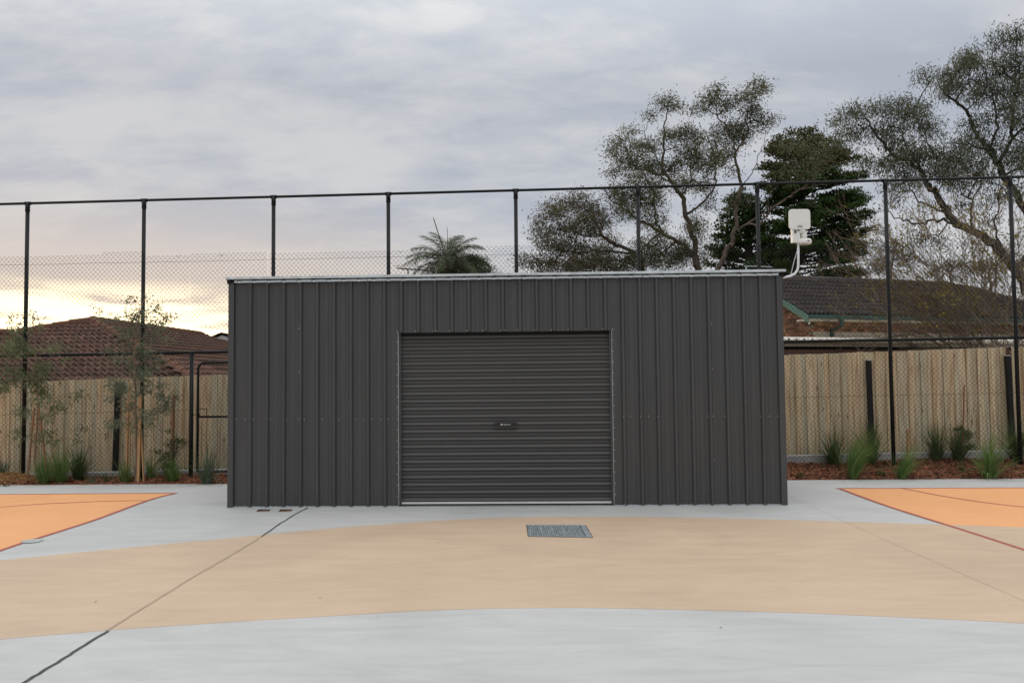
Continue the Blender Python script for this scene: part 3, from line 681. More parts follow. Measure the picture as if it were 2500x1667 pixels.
v = np.stack([c - u * L[:, None] - w * Wd[:, None] * .5, c + u * L[:, None] - w * Wd[:, None], c + u * L[:, None] * .9 + w * Wd[:, None] * .6, c - u * L[:, None] + w * Wd[:, None], c + nn * h + w * 0], 1).reshape(-1, 3)
b = (np.arange(n) * 5)[:, None]; tr = np.concatenate([b + np.array([[0, 1, 4]]), b + np.array([[1, 2, 4]]), b + np.array([[2, 3, 4]]), b + np.array([[3, 0, 4]])])
mc = npmesh('bark_mulch', v, tr, M_MULCH, tris=True); tag(mc, 'red brown bark chip mulch covering the planting bed', 'mulch', kind='stuff')
n = 170; cx = rng.uniform(-9, 9, n); off_y = -np.abs(rng.normal(0, .09, n)) - .006
cc = np.stack([cx, np.array([edgeY(v) for v in cx]) + off_y, np.full(n, .006)], 1)
k2 = 16; far = np.stack([rng.uniform(-6, 7, k2), rng.uniform(4.4, 11.6, k2), np.full(k2, .007)], 1); far = far[~((far[:, 1] > 9.6) & (np.abs(far[:, 0]) < 3.7))]; cc = np.concatenate([cc, far]); n = len(cc)
th = rng.uniform(0, 6.28, n); L = np.where(np.arange(n) < 170, rng.uniform(.008, .022, n), rng.uniform(.004, .010, n))[:, None]; u = np.stack([np.cos(th), np.sin(th), np.zeros(n)], 1) * L; w = np.stack([-np.sin(th), np.cos(th), np.zeros(n)], 1) * L * .35; up_ = np.array([[0, 0, .004]])
v = np.stack([cc - u - w, cc + u - w, cc + u + w, cc - u + w, cc + up_ + u * .2], 1).reshape(-1, 3); b = (np.arange(n) * 5)[:, None]
tr = np.concatenate([b + np.array([[0, 1, 4]]), b + np.array([[1, 2, 4]]), b + np.array([[2, 3, 4]]), b + np.array([[3, 0, 4]])])
tag(npmesh('bark_litter', v, tr, M_MULCH, tris=True), 'scattered bark crumbs blown onto the pale paving', 'litter', kind='stuff')
# pale straw mound by left edge
p0 = G(22, 1177, 0); n = 2600; a = rng.uniform(0, 2 * math.pi, n); rr = np.sqrt(rng.uniform(0, 1, n))
cc = np.stack([p0.x - .15 + np.cos(a) * rr * .55, p0.y + .22 + np.sin(a) * rr * .18, .0 + .115 * (1 - rr ** 2) + rng.normal(0, .008, n)], 1)
th = rng.uniform(0, 2 * math.pi, n); tl = rng.normal(0, .5, n); u = np.stack([np.cos(th) * np.cos(tl), np.sin(th) * np.cos(tl), np.sin(tl)], 1) * rng.uniform(.02, .05, (n, 1)); w = np.stack([-np.sin(th), np.cos(th), rng.normal(0, .5, n)], 1) * .0025
v = np.stack([cc - u - w, cc + u - w, cc + u + w, cc - u + w], 1).reshape(-1, 3); q = (np.arange(n) * 4)[:, None] + np.arange(4)[None]
st = thing('straw_mound', 'low mound of orange brown straw at the left end of the planting bed', 'straw mound', loc=(p0.x, p0.y, 0))
tag(npmesh('straw_fibres', v - np.array([p0.x, p0.y, 0]), q, M_STRAW, st), kind='stuff')
mb = MB(); ring = 16
vs = [(-.15, .22, .11)]
for k in range(1, 5):
    for i in range(ring): t = 2 * math.pi * i / ring; rr_ = k / 4; vs.append((-.15 + math.cos(t) * rr_ * .56, .22 + math.sin(t) * rr_ * .185, .105 * (1 - rr_ ** 2)))
fs = [(0, 1 + i, 1 + (i + 1) % ring) for i in range(ring)] + [(1 + k * ring + i, 1 + (k + 1) * ring + i, 1 + (k + 1) * ring + (i + 1) % ring, 1 + k * ring + (i + 1) % ring) for k in range(3) for i in range(ring)]
mb.add(vs, fs).build('straw_core', M_STRAW, st, True)
# ------------------------------------------------------------------ timber paling fence
PY_ = lambda x: FY(x) + .72
ptop = lambda x: 1.615 + (x + 8.1) * (2.035 - 1.615) / 16.9
pf = thing('paling_fence', 'pale treated pine paling fence behind the chain link fence', 'fence', loc=(0, 13.7, 0)); PO = Vector(pf.location)
x = -12.0; i = 0; pn = []
post_x = [V(285, 930, 13.87).x, V(2119.5, 880, 13.56).x, V(2458.5, 870, 13.50).x]
random.seed(11); step = ptop(x)
pmesh = {}
while x < 12.0:
    w = random.choice([.094, .097, .1, .1, .103]); zt_ = ptop(x)
    if i % 3 == 0: step = zt_
    gap = any(abs(x + w / 2 - p) < .045 for p in post_x[1:])
    if not gap:
        mb = MB(); h = 1.9; mb.box((0, 0, -h), (w, .016, 0)); me = mb.mesh('paling', M_PINE)
        o = link('paling', me, pf); o.location = Vector((x, PY_(x) + (.0 if i % 2 else .017) + random.uniform(-.002, .002), step + random.uniform(-.004, .004))) - PO
        o.rotation_euler = (random.uniform(-.004, .004), random.uniform(-.003, .003), random.uniform(-.03, .03))
    x += w - .004 if i % 2 else w - .002; i += 1
for x, tp in zip(post_x, (933, 878, 869)):
    zt_ = V(1250 + 0, 0, 1).z * 0 + ptop(x)
    mb = MB().box((x - .032, PY_(x) + .02, -.3), (x + .032, PY_(x) + .075, zt_ - .01)); mb.v = [tuple(Vector(p) - PO) for p in mb.v]; mb.build('timber_post', M_BROWN, pf)
for z0 in (.45, 1.35):
    mb = MB(); q = []
    for xx in (-12, 12):
        zz = ptop(xx) - 1.8 + z0; q.append(((xx, PY_(xx) + .036), zz))
    (a, za_), (b, zb_) = q
    mb.hexa([Vector(p) - PO for p in ((a[0], a[1], za_), (b[0], b[1], zb_), (b[0], b[1] + .04, zb_), (a[0], a[1] + .04, za_), (a[0], a[1], za_ + .075), (b[0], b[1], zb_ + .075), (b[0], b[1] + .04, zb_ + .075), (a[0], a[1] + .04, za_ + .075))]); mb.build('fence_rail', M_BROWN, pf)
for x, tp, zb_, lean, lab in ((post_x[0], 936, kz(post_x[0]), .07, 'square black steel post before the palings, left of the staked sapling'), (post_x[1], 880, kz(post_x[1]), -.03, 'square black steel post before the palings, nearer the shed on the right'), (post_x[2], 869, kz(post_x[2]), -.09, 'square black steel post before the palings at the far right')):
    ppx = {933: 285, 936: 287, 880: 2124, 869: 2464}[tp]; yy = PY_(x) - .06; x = V(ppx, 1000, yy).x; zt_ = V(1250 + x / yy * FPX, tp, yy).z
    r = thing('steel_post', lab, 'post', 'square black steel posts by the palings', loc=(x, yy, zb_ - .3)); H = zt_ - zb_ + .3
    lx = lean * .5
    MB().hexa([(-.035 - lx, -.035, 0), (.035 - lx, -.035, 0), (.035 - lx, .035, 0), (-.035 - lx, .035, 0), (-.035, -.035, H), (.035, -.035, H), (.035, .035, H), (-.035, .035, H)]).build('post_tube', M_BLACK, r)
    MB().box((-.038, -.038, H + .001), (.038, .038, H + .012)).build('post_cap', M_GALV, r)
# ------------------------------------------------------------------ plants: generators
def tubes_np(P0, P1, R0, R1, n):
    P0, P1 = np.asarray(P0), np.asarray(P1); d = P1 - P0; Ln = np.linalg.norm(d, axis=1, keepdims=True) + 1e-9; d = d / Ln
    P1 = P1 + d * np.asarray(R1)[:, None] * .4
    a = np.where(np.abs(d[:, :1]) < .8, np.array([[1., 0, 0]]), np.array([[0, 1., 0]])); u = np.cross(d, a); u /= np.linalg.norm(u, axis=1, keepdims=True); w = np.cross(d, u)
    t = np.arange(n) * 2 * math.pi / n; cs, sn = np.cos(t), np.sin(t)
    off_ = u[:, None] * cs[None, :, None] + w[:, None] * sn[None, :, None]
    v = np.concatenate([P0[:, None] + off_ * np.asarray(R0)[:, None, None], P1[:, None] + off_ * np.asarray(R1)[:, None, None]], 1).reshape(-1, 3)
    k = np.arange(n); q = np.stack([k, (k + 1) % n, (k + 1) % n + n, k + n], 1); b = (np.arange(len(P0)) * 2 * n)[:, None, None]
    return v, (b + q[None]).reshape(-1, 4)
def rot_about(v, ax, an):
    c, s = np.cos(an)[:, None], np.sin(an)[:, None]
    return v * c + np.cross(ax, v) * s + ax * np.sum(ax * v, 1, keepdims=True) * (1 - c)
def leaves_np(cent, length, width, droop=.8, spread=.12, per=20, up=0.0, rg=rng):
    """lanceolate leaves: two-triangle kites scattered round the twig ends"""
    n = len(cent) * per; c = np.repeat(cent, per, 0) + rg.normal(0, 1, (n, 3)) * np.array([spread, spread, spread * .75])
    d = rg.normal(0, 1, (n, 3)); d[:, 2] = d[:, 2] * .6 - droop + up; d /= np.linalg.norm(d, axis=1, keepdims=True)
    a = rg.normal(0, 1, (n, 3)); w = np.cross(d, a); w /= np.linalg.norm(w, axis=1, keepdims=True) + 1e-9
    L = length * rg.uniform(.6, 1.25, (n, 1)); Wd = width * rg.uniform(.7, 1.2, (n, 1)); bend = np.cross(d, w) * L * rg.uniform(-.12, .12, (n, 1))
    v = np.stack([c, c + d * L * .4 + w * Wd * .5 + bend, c + d * L, c + d * L * .4 - w * Wd * .5 + bend], 1).reshape(-1, 3)
    return v, (np.arange(n) * 4)[:, None] + np.arange(4)[None]
class Tree:
    def __init__(s, seed): s.P = []; s.par = []; s.minr = []; s.rg = np.random.default_rng(seed)
    def node(s, p, par, r=0): s.P.append(np.array(p, float)); s.par.append(par); s.minr.append(r); return len(s.P) - 1
    def limb(s, pts, r0, r1, sub=5, jit=.03):
        pts = [np.array(p, float) for p in pts]
        if not s.P: last = s.node(pts[0], -1, r0)
        else:
            d = [np.linalg.norm(q - pts[0]) for q in s.P]; last = int(np.argmin(d))
        N = (len(pts) - 1) * sub; k = 0
        P = [2 * pts[0] - pts[1]] + pts + [2 * pts[-1] - pts[-2]]
        for i in range(1, len(P) - 2):
            for q in range(1, sub + 1):
                t = q / sub; a, b, c, d = P[i - 1], P[i], P[i + 1], P[i + 2]; k += 1
                p = .5 * ((2 * b) + (-a + c) * t + (2 * a - 5 * b + 4 * c - d) * t * t + (-a + 3 * b - 3 * c + d) * t ** 3)
                last = s.node(p + s.rg.normal(0, jit, 3), last, r0 + (r1 - r0) * k / N)
    def grow(s, A, alpha=.35):
        A = np.asarray(A); n0 = len(s.P); P = np.array(s.P); path = np.zeros(n0)
        for i in range(n0):
            if s.par[i] >= 0: path[i] = path[s.par[i]] + np.linalg.norm(P[i] - P[s.par[i]]) * .4
        best = np.full(len(A), 1e9); bi = np.zeros(len(A), int); bl = np.zeros(len(A))
        for i in range(n0):
            d = np.linalg.norm(A - P[i], axis=1); c = d + alpha * path[i]; m = c < best; best[m] = c[m]; bi[m] = i; bl[m] = path[i] + d[m]
        done = np.zeros(len(A), bool); idx = {}
        for _ in range(len(A)):
            c = np.where(done, 1e9, best); j = int(np.argmin(c)); done[j] = True
            par = bi[j]; pp = s.P[par]; p = A[j]; dd = np.linalg.norm(p - pp)
            last = par
            if dd > .5:
                m = int(dd / .4)
                for q in range(1, m):
                    t = q / m; last = s.node(pp + (p - pp) * t + s.rg.normal(0, .05 * dd / 2, 3) + np.array([0, 0, .06 * dd * math.sin(math.pi * t)]), last)
            last = s.node(p, last); 
            d = np.linalg.norm(A - p, axis=1); c2 = d + alpha * bl[j]; m = (c2 < best) & ~done; best[m] = c2[m]; bi[m] = last; bl[m] = bl[j] + d[m]
        s.att = A
    def build(s, root, tw=.006, pw=.46, bark=None, maxr=.5):
        n = len(s.P); cnt = np.ones(n)
        for i in range(n - 1, 0, -1):
            if s.par[i] >= 0: cnt[s.par[i]] += cnt[i]
        r = np.minimum(tw * cnt ** pw, maxr); r = np.maximum(r, np.array(s.minr)); r = np.where(np.array(s.minr) > 0, np.maximum(np.array(s.minr), np.minimum(r, np.array(s.minr) * 1.3)), r)
        P = np.array(s.P); par = np.array(s.par); e = np.where(par >= 0)[0]; O_ = np.array(root.location)
        R0 = np.minimum(r[par[e]], r[e] * 1.5); R1 = r[e]; thick = R1 > .03
        vs, fs, b = [], [], 0
        for m, k in ((thick, 8), (~thick, 4)):
            if m.any():
                v, q = tubes_np(P[par[e[m]]] - O_, P[e[m]] - O_, R0[m], R1[m], k); vs.append(v); fs.append(q + b); b += len(v)
        return npmesh('trunk', np.concatenate(vs), np.concatenate(fs), bark, root, True)
def z6(x, y): return 1250 + x / 1.8816, y / 1.8816        # picture coordinates of the tree survey
zA = lambda x, y: (x / 3.565, 740 + y / 3.565)
zB = lambda x, y: (200 + x / 3.92, 700 + y / 3.92)
def clumps_pts(cl, Y, dens_, rg, dd=1.0, conv=z6, sc=1.8816):
    A = []
    for c in cl:
        x, y, rx, ry = c[:4]; k = c[4] if len(c) > 4 else 1
        px, py = conv(x, y); Yc = Y + (c[5] if len(c) > 5 else 0); ctr = np.array(V(px, py, Yc)); mx_, mz_ = rx / sc / FPX * Y, ry / sc / FPX * Y
        n = max(2, int(dens_ * mx_ * mz_ * 3.1 * k)); yo = rg.normal(0, .35 * dd)
        for _ in range(n):
            d = rg.normal(0, 1, 3); d /= np.linalg.norm(d); r_ = rg.uniform(0, 1) ** .40
            A.append(ctr + np.array([d[0] * mx_ * r_, yo + d[1] * mx_ * r_ * dd, d[2] * mz_ * r_]))
    return A
def L6(pts, Y, dy=0.0, conv=z6):
    n = len(pts); return [V(*conv(*p), Y + dy * i / max(1, n - 1)) for i, p in enumerate(pts)]
def euc(name, label, Y, limbs, cl, seed, leaf, bark=M_BARKE, per=18, dn=13, ll=.135, lw=.034, spread=.19, tw=.0055, extra=None, cat='tree', group=None, conv=z6, sc=1.8816, dd=1.0, droop=.8, rootpx=None, jit=.03, ground=-.35):
    t = Tree(seed); rg = t.rg
    if Y > 20: limbs = [(p, a * .55, b * .6, d) for p, a, b, d in limbs]; per = int(per * 1.75); dn *= 3.2
    first = limbs[0]; base = V(*conv(*first[0][0]), Y)
    root = thing(name, label, cat, group, loc=(base.x, base.y, ground))
    t.node((base.x + .0, base.y, ground), -1, first[1] * 1.15)
    for pts, r0, r1, dy in limbs: t.limb(L6(pts, Y, dy, conv), r0, r1, jit=jit)
    if conv in (zA, zB): cl = [(c[0], c[1], c[2] * 1.25, c[3] * 1.25) + tuple(c[4:]) for c in cl]; dn *= .5
    A = clumps_pts(cl, Y, dn, rg, dd, conv, sc); t.grow(A); t.build(root, tw=tw, bark=bark)
    v, q = leaves_np(np.array(A), ll, lw, droop=droop, spread=spread, per=per, rg=rg)
    npmesh('crown', v - np.array(root.location), q, leaf, root)
    return root
# ---- left-hand eucalypt (low, spreading)
euc('eucalyptus_tree', 'low wide brownish gum tree, its crown starting right of the palm', 33,
    [([(640, 1420), (600, 1240), (565, 1165), (480, 1125), (420, 1085), (380, 1010), (330, 960)], .20, .03, -.5), ([(560, 1165), (400, 1150), (300, 1160), (200, 1130), (150, 1070)], .07, .02, 1), ([(565, 1165), (470, 1200), (350, 1190), (240, 1200)], .06, .02, -1), ([(420, 1085), (330, 1080), (240, 1040), (170, 1010)], .05, .015, 0)],
    [(310, 905, 45, 22), (240, 950, 70, 35), (340, 950, 85, 40), (180, 985, 60, 40), (125, 1010, 35, 25), (400, 1010, 55, 55), (140, 1075, 50, 45), (240, 1040, 80, 50), (330, 1050, 90, 60), (170, 1130, 60, 40, .8), (260, 1140, 90, 50), (350, 1180, 100, 60), (450, 1200, 90, 50), (75, 1195, 55, 35, .7), (150, 1215, 80, 40), (35, 1180, 25, 25, .6), (250, 1225, 100, 40), (440, 1110, 60, 50, .6), (350, 1240, 120, 30)],
    21, L_EUCB, dn=13, per=22, group='gum trees beyond the fences')
euc('eucalyptus_tree', 'tall open gum tree with a domed crown behind the middle of the shed roof', 32,
    [([(870, 1420), (850, 1240), (840, 1140), (815, 1050), (800, 985), (780, 905), (740, 850), (690, 760), (697, 650), (700, 580), (715, 510)], .24, .03, 0),
     ([(800, 985), (860, 940), (920, 880), (935, 800), (925, 700), (890, 620)], .09, .025, -.8), ([(845, 1200), (790, 1130), (700, 1075), (600, 1022), (540, 980), (470, 930), (430, 890)], .14, .03, .8),
     ([(690, 1070), (655, 1000), (650, 900), (600, 800), (540, 720), (510, 660)], .06, .02, -1), ([(740, 850), (640, 790), (560, 770), (500, 740), (450, 690)], .05, .015, .6), ([(780, 905), (820, 820), (810, 720), (790, 640)], .05, .015, 1), ([(690, 760), (620, 640), (620, 560)], .035, .012, 0)],
    [(715, 470, 52, 32), (740, 515, 45, 22, .7), (620, 545, 32, 20), (540, 588, 32, 24), (490, 640, 40, 28), (465, 695, 42, 25), (560, 690, 60, 40), (655, 665, 55, 38, .8), (740, 625, 60, 40), (800, 592, 50, 28), (850, 640, 45, 38), (620, 760, 80, 45), (520, 750, 60, 38), (710, 760, 80, 45, .9), (800, 720, 75, 60), (865, 770, 60, 45), (905, 830, 48, 38), (470, 790, 36, 26), (560, 840, 65, 28), (650, 840, 60, 35), (770, 850, 65, 40), (920, 750, 38, 36, .7), (460, 880, 70, 26), (540, 900, 90, 40), (620, 920, 80, 50), (500, 980, 70, 45, .8), (640, 1000, 70, 50, .8), (860, 1000, 45, 45, .9), (840, 1070, 45, 50, .8), (620, 1150, 80, 75), (540, 1200, 80, 45), (720, 1190, 90, 55), (790, 1150, 55, 70), (660, 1090, 60, 40, .8), (900, 920, 50, 40, .5), (880, 1160, 40, 60, .5)],
    22, L_EUC, dn=13, per=22, group='gum trees beyond the fences')
euc('eucalyptus_tree', 'slender two headed gum tree with bare winding red brown trunk before the conifer', 30,
    [([(880, 1420), (945, 1240), (992, 1150), (1024, 1060), (1030, 965), (1036, 905), (1055, 862), (1036, 780), (1025, 700), (1008, 640), (960, 560), (900, 500)], .17, .02, 0),
     ([(1028, 695), (1070, 640), (1092, 560), (1112, 480), (1140, 420)], .06, .018, .4), ([(1028, 1062), (1085, 1030), (1130, 1040), (1170, 985), (1250, 920), (1330, 872), (1450, 842)], .085, .02, -3.2),
     ([(1170, 985), (1185, 900), (1240, 820), (1260, 740)], .035, .01, -2.4), ([(1330, 872), (1400, 800), (1450, 740), (1470, 690), (1500, 640)], .03, .01, -2.8), ([(1055, 862), (1100, 800), (1140, 700), (1170, 620)], .03, .01, 0), ([(1025, 700), (960, 720), (930, 640), (910, 560)], .035, .012, .5)],
    [(930, 425, 32, 30), (890, 470, 48, 34), (848, 515, 42, 30), (960, 500, 48, 38), (1012, 560, 52, 40), (1058, 455, 42, 36), (1118, 425, 42, 42), (1150, 400, 28, 24), (1100, 520, 48, 46), (1065, 600, 60, 46, 1.2), (1150, 560, 42, 36, .8), (1198, 548, 28, 26), (960, 610, 48, 44), (985, 700, 42, 38, .8), (920, 690, 38, 36, .7), (940, 760, 45, 40, .6), (1000, 790, 36, 36, .4), (1040, 930, 50, 30, .4), (1250, 700, 80, 50, .25, -2.6), (1350, 690, 90, 60, .3, -2.9), (1280, 790, 100, 50, .2, -2.7), (1420, 760, 90, 60, .22, -3), (1465, 565, 42, 28, .6, -3), (1500, 615, 40, 32, .45, -3), (1530, 680, 56, 36, .35, -3), (1600, 735, 46, 34, .3, -3), (1230, 860, 70, 40, .12, -2.4)],
    23, L_EUC, dn=13, per=22, group='gum trees beyond the fences')
euc('eucalyptus_tree', 'largest gum tree with thick dark limbs filling the upper right of the view', 25,
    [([(2420, 1420), (2310, 1240), (2250, 1160), (2180, 1100), (2060, 1035), (2000, 980), (1960, 900), (1905, 845), (1880, 785), (1830, 742), (1760, 715), (1700, 660), (1655, 590), (1620, 530)], .30, .025, 0),
     ([(2310, 1240), (2420, 1120), (2352, 960), (2300, 880), (2232, 765), (2200, 690), (2135, 612), (2110, 560), (2080, 500), (2000, 440), (1950, 370)], .24, .025, 1.0),
     ([(2200, 690), (2080, 660), (1990, 662)], .07, .02, 0), ([(2060, 1035), (1960, 1010), (1850, 1026), (1780, 1000), (1700, 965)], .085, .015, -1), ([(2000, 980), (1900, 940), (1830, 880), (1740, 850), (1660, 790)], .065, .012, 1), ([(2110, 1060), (2110, 960), (2150, 850), (2180, 760)], .06, .015, 1),
     ([(2232, 765), (2290, 640), (2300, 500), (2330, 330), (2300, 200)], .09, .02, 1), ([(1880, 785), (1800, 640), (1790, 540)], .04, .012, 0), ([(2200, 690), (2230, 560), (2200, 420), (2160, 300)], .06, .015, -1), ([(1905, 845), (1950, 740), (1900, 640), (1880, 560)], .04, .012, -.5), ([(2260, 1165), (2220, 1040), (2250, 930)], .07, .02, .5)],
    [(2340, 150, 60, 40), (2250, 175, 75, 38), (2180, 215, 60, 38), (2120, 260, 56, 42), (2070, 300, 48, 38), (2030, 325, 36, 28), (1895, 345, 42, 30), (1955, 350, 48, 32), (1890, 388, 28, 22), (2055, 375, 56, 45), (2150, 320, 90, 55), (2260, 280, 90, 65), (2350, 290, 60, 80), (2200, 415, 95, 55), (2310, 430, 80, 60), (2110, 450, 60, 50, .8), (2010, 400, 50, 34, .8), (2250, 540, 95, 55), (2340, 560, 60, 60), (2150, 560, 75, 50, .8), (2080, 640, 56, 40, .7), (2200, 650, 90, 55), (2330, 680, 60, 60, .8),
     (1600, 492, 56, 30), (1560, 540, 44, 40), (1585, 600, 56, 45), (1680, 495, 56, 35), (1760, 475, 56, 35), (1850, 490, 66, 40), (1800, 550, 80, 50), (1700, 565, 66, 45), (1885, 560, 50, 50), (1895, 630, 46, 46, .8), (1780, 640, 80, 55), (1700, 640, 46, 36, .8), (1500, 620, 36, 30, .5), (1800, 720, 90, 50), (1900, 720, 90, 55), (2000, 720, 95, 55), (2100, 740, 100, 55), (1720, 755, 75, 45), (1650, 720, 46, 40, .7), (1850, 800, 80, 45), (1950, 805, 80, 45), (2050, 830, 80, 50, .9), (2150, 820, 80, 55, .8), (2260, 760, 70, 70, .8), (1740, 850, 56, 40, .8), (1780, 905, 46, 32, .7), (2100, 900, 56, 40, .7), (2200, 900, 60, 50, .7), (2290, 900, 50, 50, .7), (1890, 1080, 50, 30, .8), (1960, 1090, 46, 30, .8), (1850, 1040, 36, 20, .6), (1800, 870, 56, 34, .8), (2180, 1000, 50, 40, .6), (1960, 950, 40, 30, .5), (2440, 400, 80, 200), (2440, 700, 80, 120)],
    25, L_EUCR, bark=M_BARKD, dn=12.5, per=24, ll=.13, lw=.027, droop=1.5, spread=.19, group='gum trees beyond the fences')
# small far trees behind the right-hand roof
for k, (cl, lab, Y) in enumerate(([[(1750, 1140, 40, 36), (1720, 1190, 50, 36), (1790, 1200, 46, 34), (1690, 1240, 44, 24)], 'small distant grey gum left of the eighth fence post', 52], [[(2020, 1220, 60, 28), (2090, 1230, 50, 24), (1950, 1240, 40, 20)], 'small distant gum low over the dark tiled roof', 56], [[(2200, 1215, 50, 32), (2260, 1180, 40, 40), (2150, 1240, 40, 20)], 'small distant gum at the right end of the dark roof ridge', 50])):
    x0 = cl[0][0]
    euc('distant_tree', lab, Y, [([(x0, 1330), (x0 - 8, 1260), (x0 + 4, cl[0][1] + 10)], .16, .05, 0)], cl, 40 + k, L_EUCB, per=14, dn=6, ll=.2, lw=.05, spread=.22, tw=.012, group='small trees far behind the dark roof')
# ---- conifers
def conifer(label, Y, trunk, prof, nb, seed, leafs, group):
    """prof: rows (y, xleft, xright) of the silhouette in survey coordinates"""
    t = Tree(seed); rg = t.rg; T = L6(trunk, Y); root = thing('cypress_tree', label, 'tree', group, loc=(T[0].x, T[0].y, -.35))
    t.node((T[0].x, T[0].y, -.35), -1, .3); t.limb(T, .26, .03, jit=.01)
    ys = np.array([p[0] for p in prof]); xl = np.array([p[1] for p in prof]); xr = np.array([p[2] for p in prof])
    tips = []; cols = []
    tx = np.array([p[0] for p in trunk][::-1]); ty = np.array([p[1] for p in trunk][::-1])
    for i in range(nb):
        y = ys[0] + 8 + (ys[-1] - ys[0]) * ((i + rg.uniform(0, 1)) / nb)
        az = rg.uniform(0, 2 * math.pi); xc = np.interp(y, ty, tx)
        px0, py0 = z6(xc, min(y + 45, 1400)); b0 = np.array(V(px0, py0, Y))
        wl = abs(xc - np.interp(y, ys, xl)) / 1.8816 / FPX * Y; wr = abs(np.interp(y, ys, xr) - xc) / 1.8816 / FPX * Y
        ww = wr if math.cos(az) > 0 else wl; wd = (wl + wr) / 2 * .9
        Lx, Ly = ww * math.cos(az), wd * math.sin(az); Ln = math.hypot(Lx, Ly) * rg.uniform(.72, 1.06); fct = Ln / (math.hypot(Lx, Ly) + 1e-6)
        rise = 45 / 1.8816 / FPX * Y
        e = b0 + np.array([Lx * fct, Ly * fct, rise]); mid = b0 * .5 + e * .5 + np.array([0, 0, -rise * .12])
        t.limb([b0 + rg.normal(0, .03, 3), mid, e], .045, .012, sub=4, jit=.015)
        perp = np.array([-math.sin(az), math.cos(az), 0])
        for k in range(max(3, int(Ln / .125))):
            s = rg.uniform(.32, 1.0) ** .8; c = (b0 * (1 - s) ** 2 + 2 * s * (1 - s) * mid + e * s * s)
            c = c + perp * rg.normal(0, .10 * Ln * (1.05 - s) + .10) + np.array([0, 0, rg.normal(.05, .05)]); tips.append(c); cols.append(y)
    t.build(root, tw=.004, bark=M_BARKD)
    tips = np.array(tips); cols = np.array(cols)
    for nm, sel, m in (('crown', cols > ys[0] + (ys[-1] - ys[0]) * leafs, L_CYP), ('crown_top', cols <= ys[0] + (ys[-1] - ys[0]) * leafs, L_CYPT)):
        if not sel.any(): continue
        c = tips[sel]; per = 30; n = len(c) * per
        cc = np.repeat(c, per, 0) + rg.normal(0, 1, (n, 3)) * np.array([.13, .13, .04]); d = rg.normal(0, 1, (n, 3)); d[:, 2] = np.abs(d[:, 2]) * .6 + .5; d /= np.linalg.norm(d, axis=1, keepdims=True)
        w = np.cross(d, rg.normal(0, 1, (n, 3))); w /= np.linalg.norm(w, axis=1, keepdims=True); L_ = rg.uniform(.07, .16, (n, 1)); Wd = L_ * .24
        v = np.stack([cc, cc + d * L_ * .5 + w * Wd, cc + d * L_, cc + d * L_ * .5 - w * Wd], 1).reshape(-1, 3)
        npmesh(nm, v - np.array(root.location), (np.arange(n) * 4)[:, None] + np.arange(4)[None], m, root)
conifer('broad dark green conifer rising behind the white solar mast', 32, [(1290, 1420), (1295, 1250), (1305, 1080), (1325, 930), (1330, 780), (1310, 620)],
        [(600, 1270, 1330), (625, 1205, 1400), (660, 1175, 1450), (700, 1160, 1500), (760, 1130, 1590), (820, 1145, 1632), (900, 1140, 1640), (1000, 1150, 1660), (1100, 1160, 1668), (1200, 1180, 1668), (1290, 1190, 1650)], 180, 31, .30, 'conifers beyond the fences')
conifer('smaller dark green conifer left of the white solar mast', 34, [(1090, 1420), (1092, 1250), (1085, 1100), (1070, 980), (1062, 890)],
        [(870, 1040, 1080), (910, 990, 1120), (960, 955, 1150), (1020, 920, 1180), (1080, 880, 1200), (1130, 870, 1230), (1200, 880, 1250), (1290, 890, 1260)], 100, 32, -1, 'conifers beyond the fences')
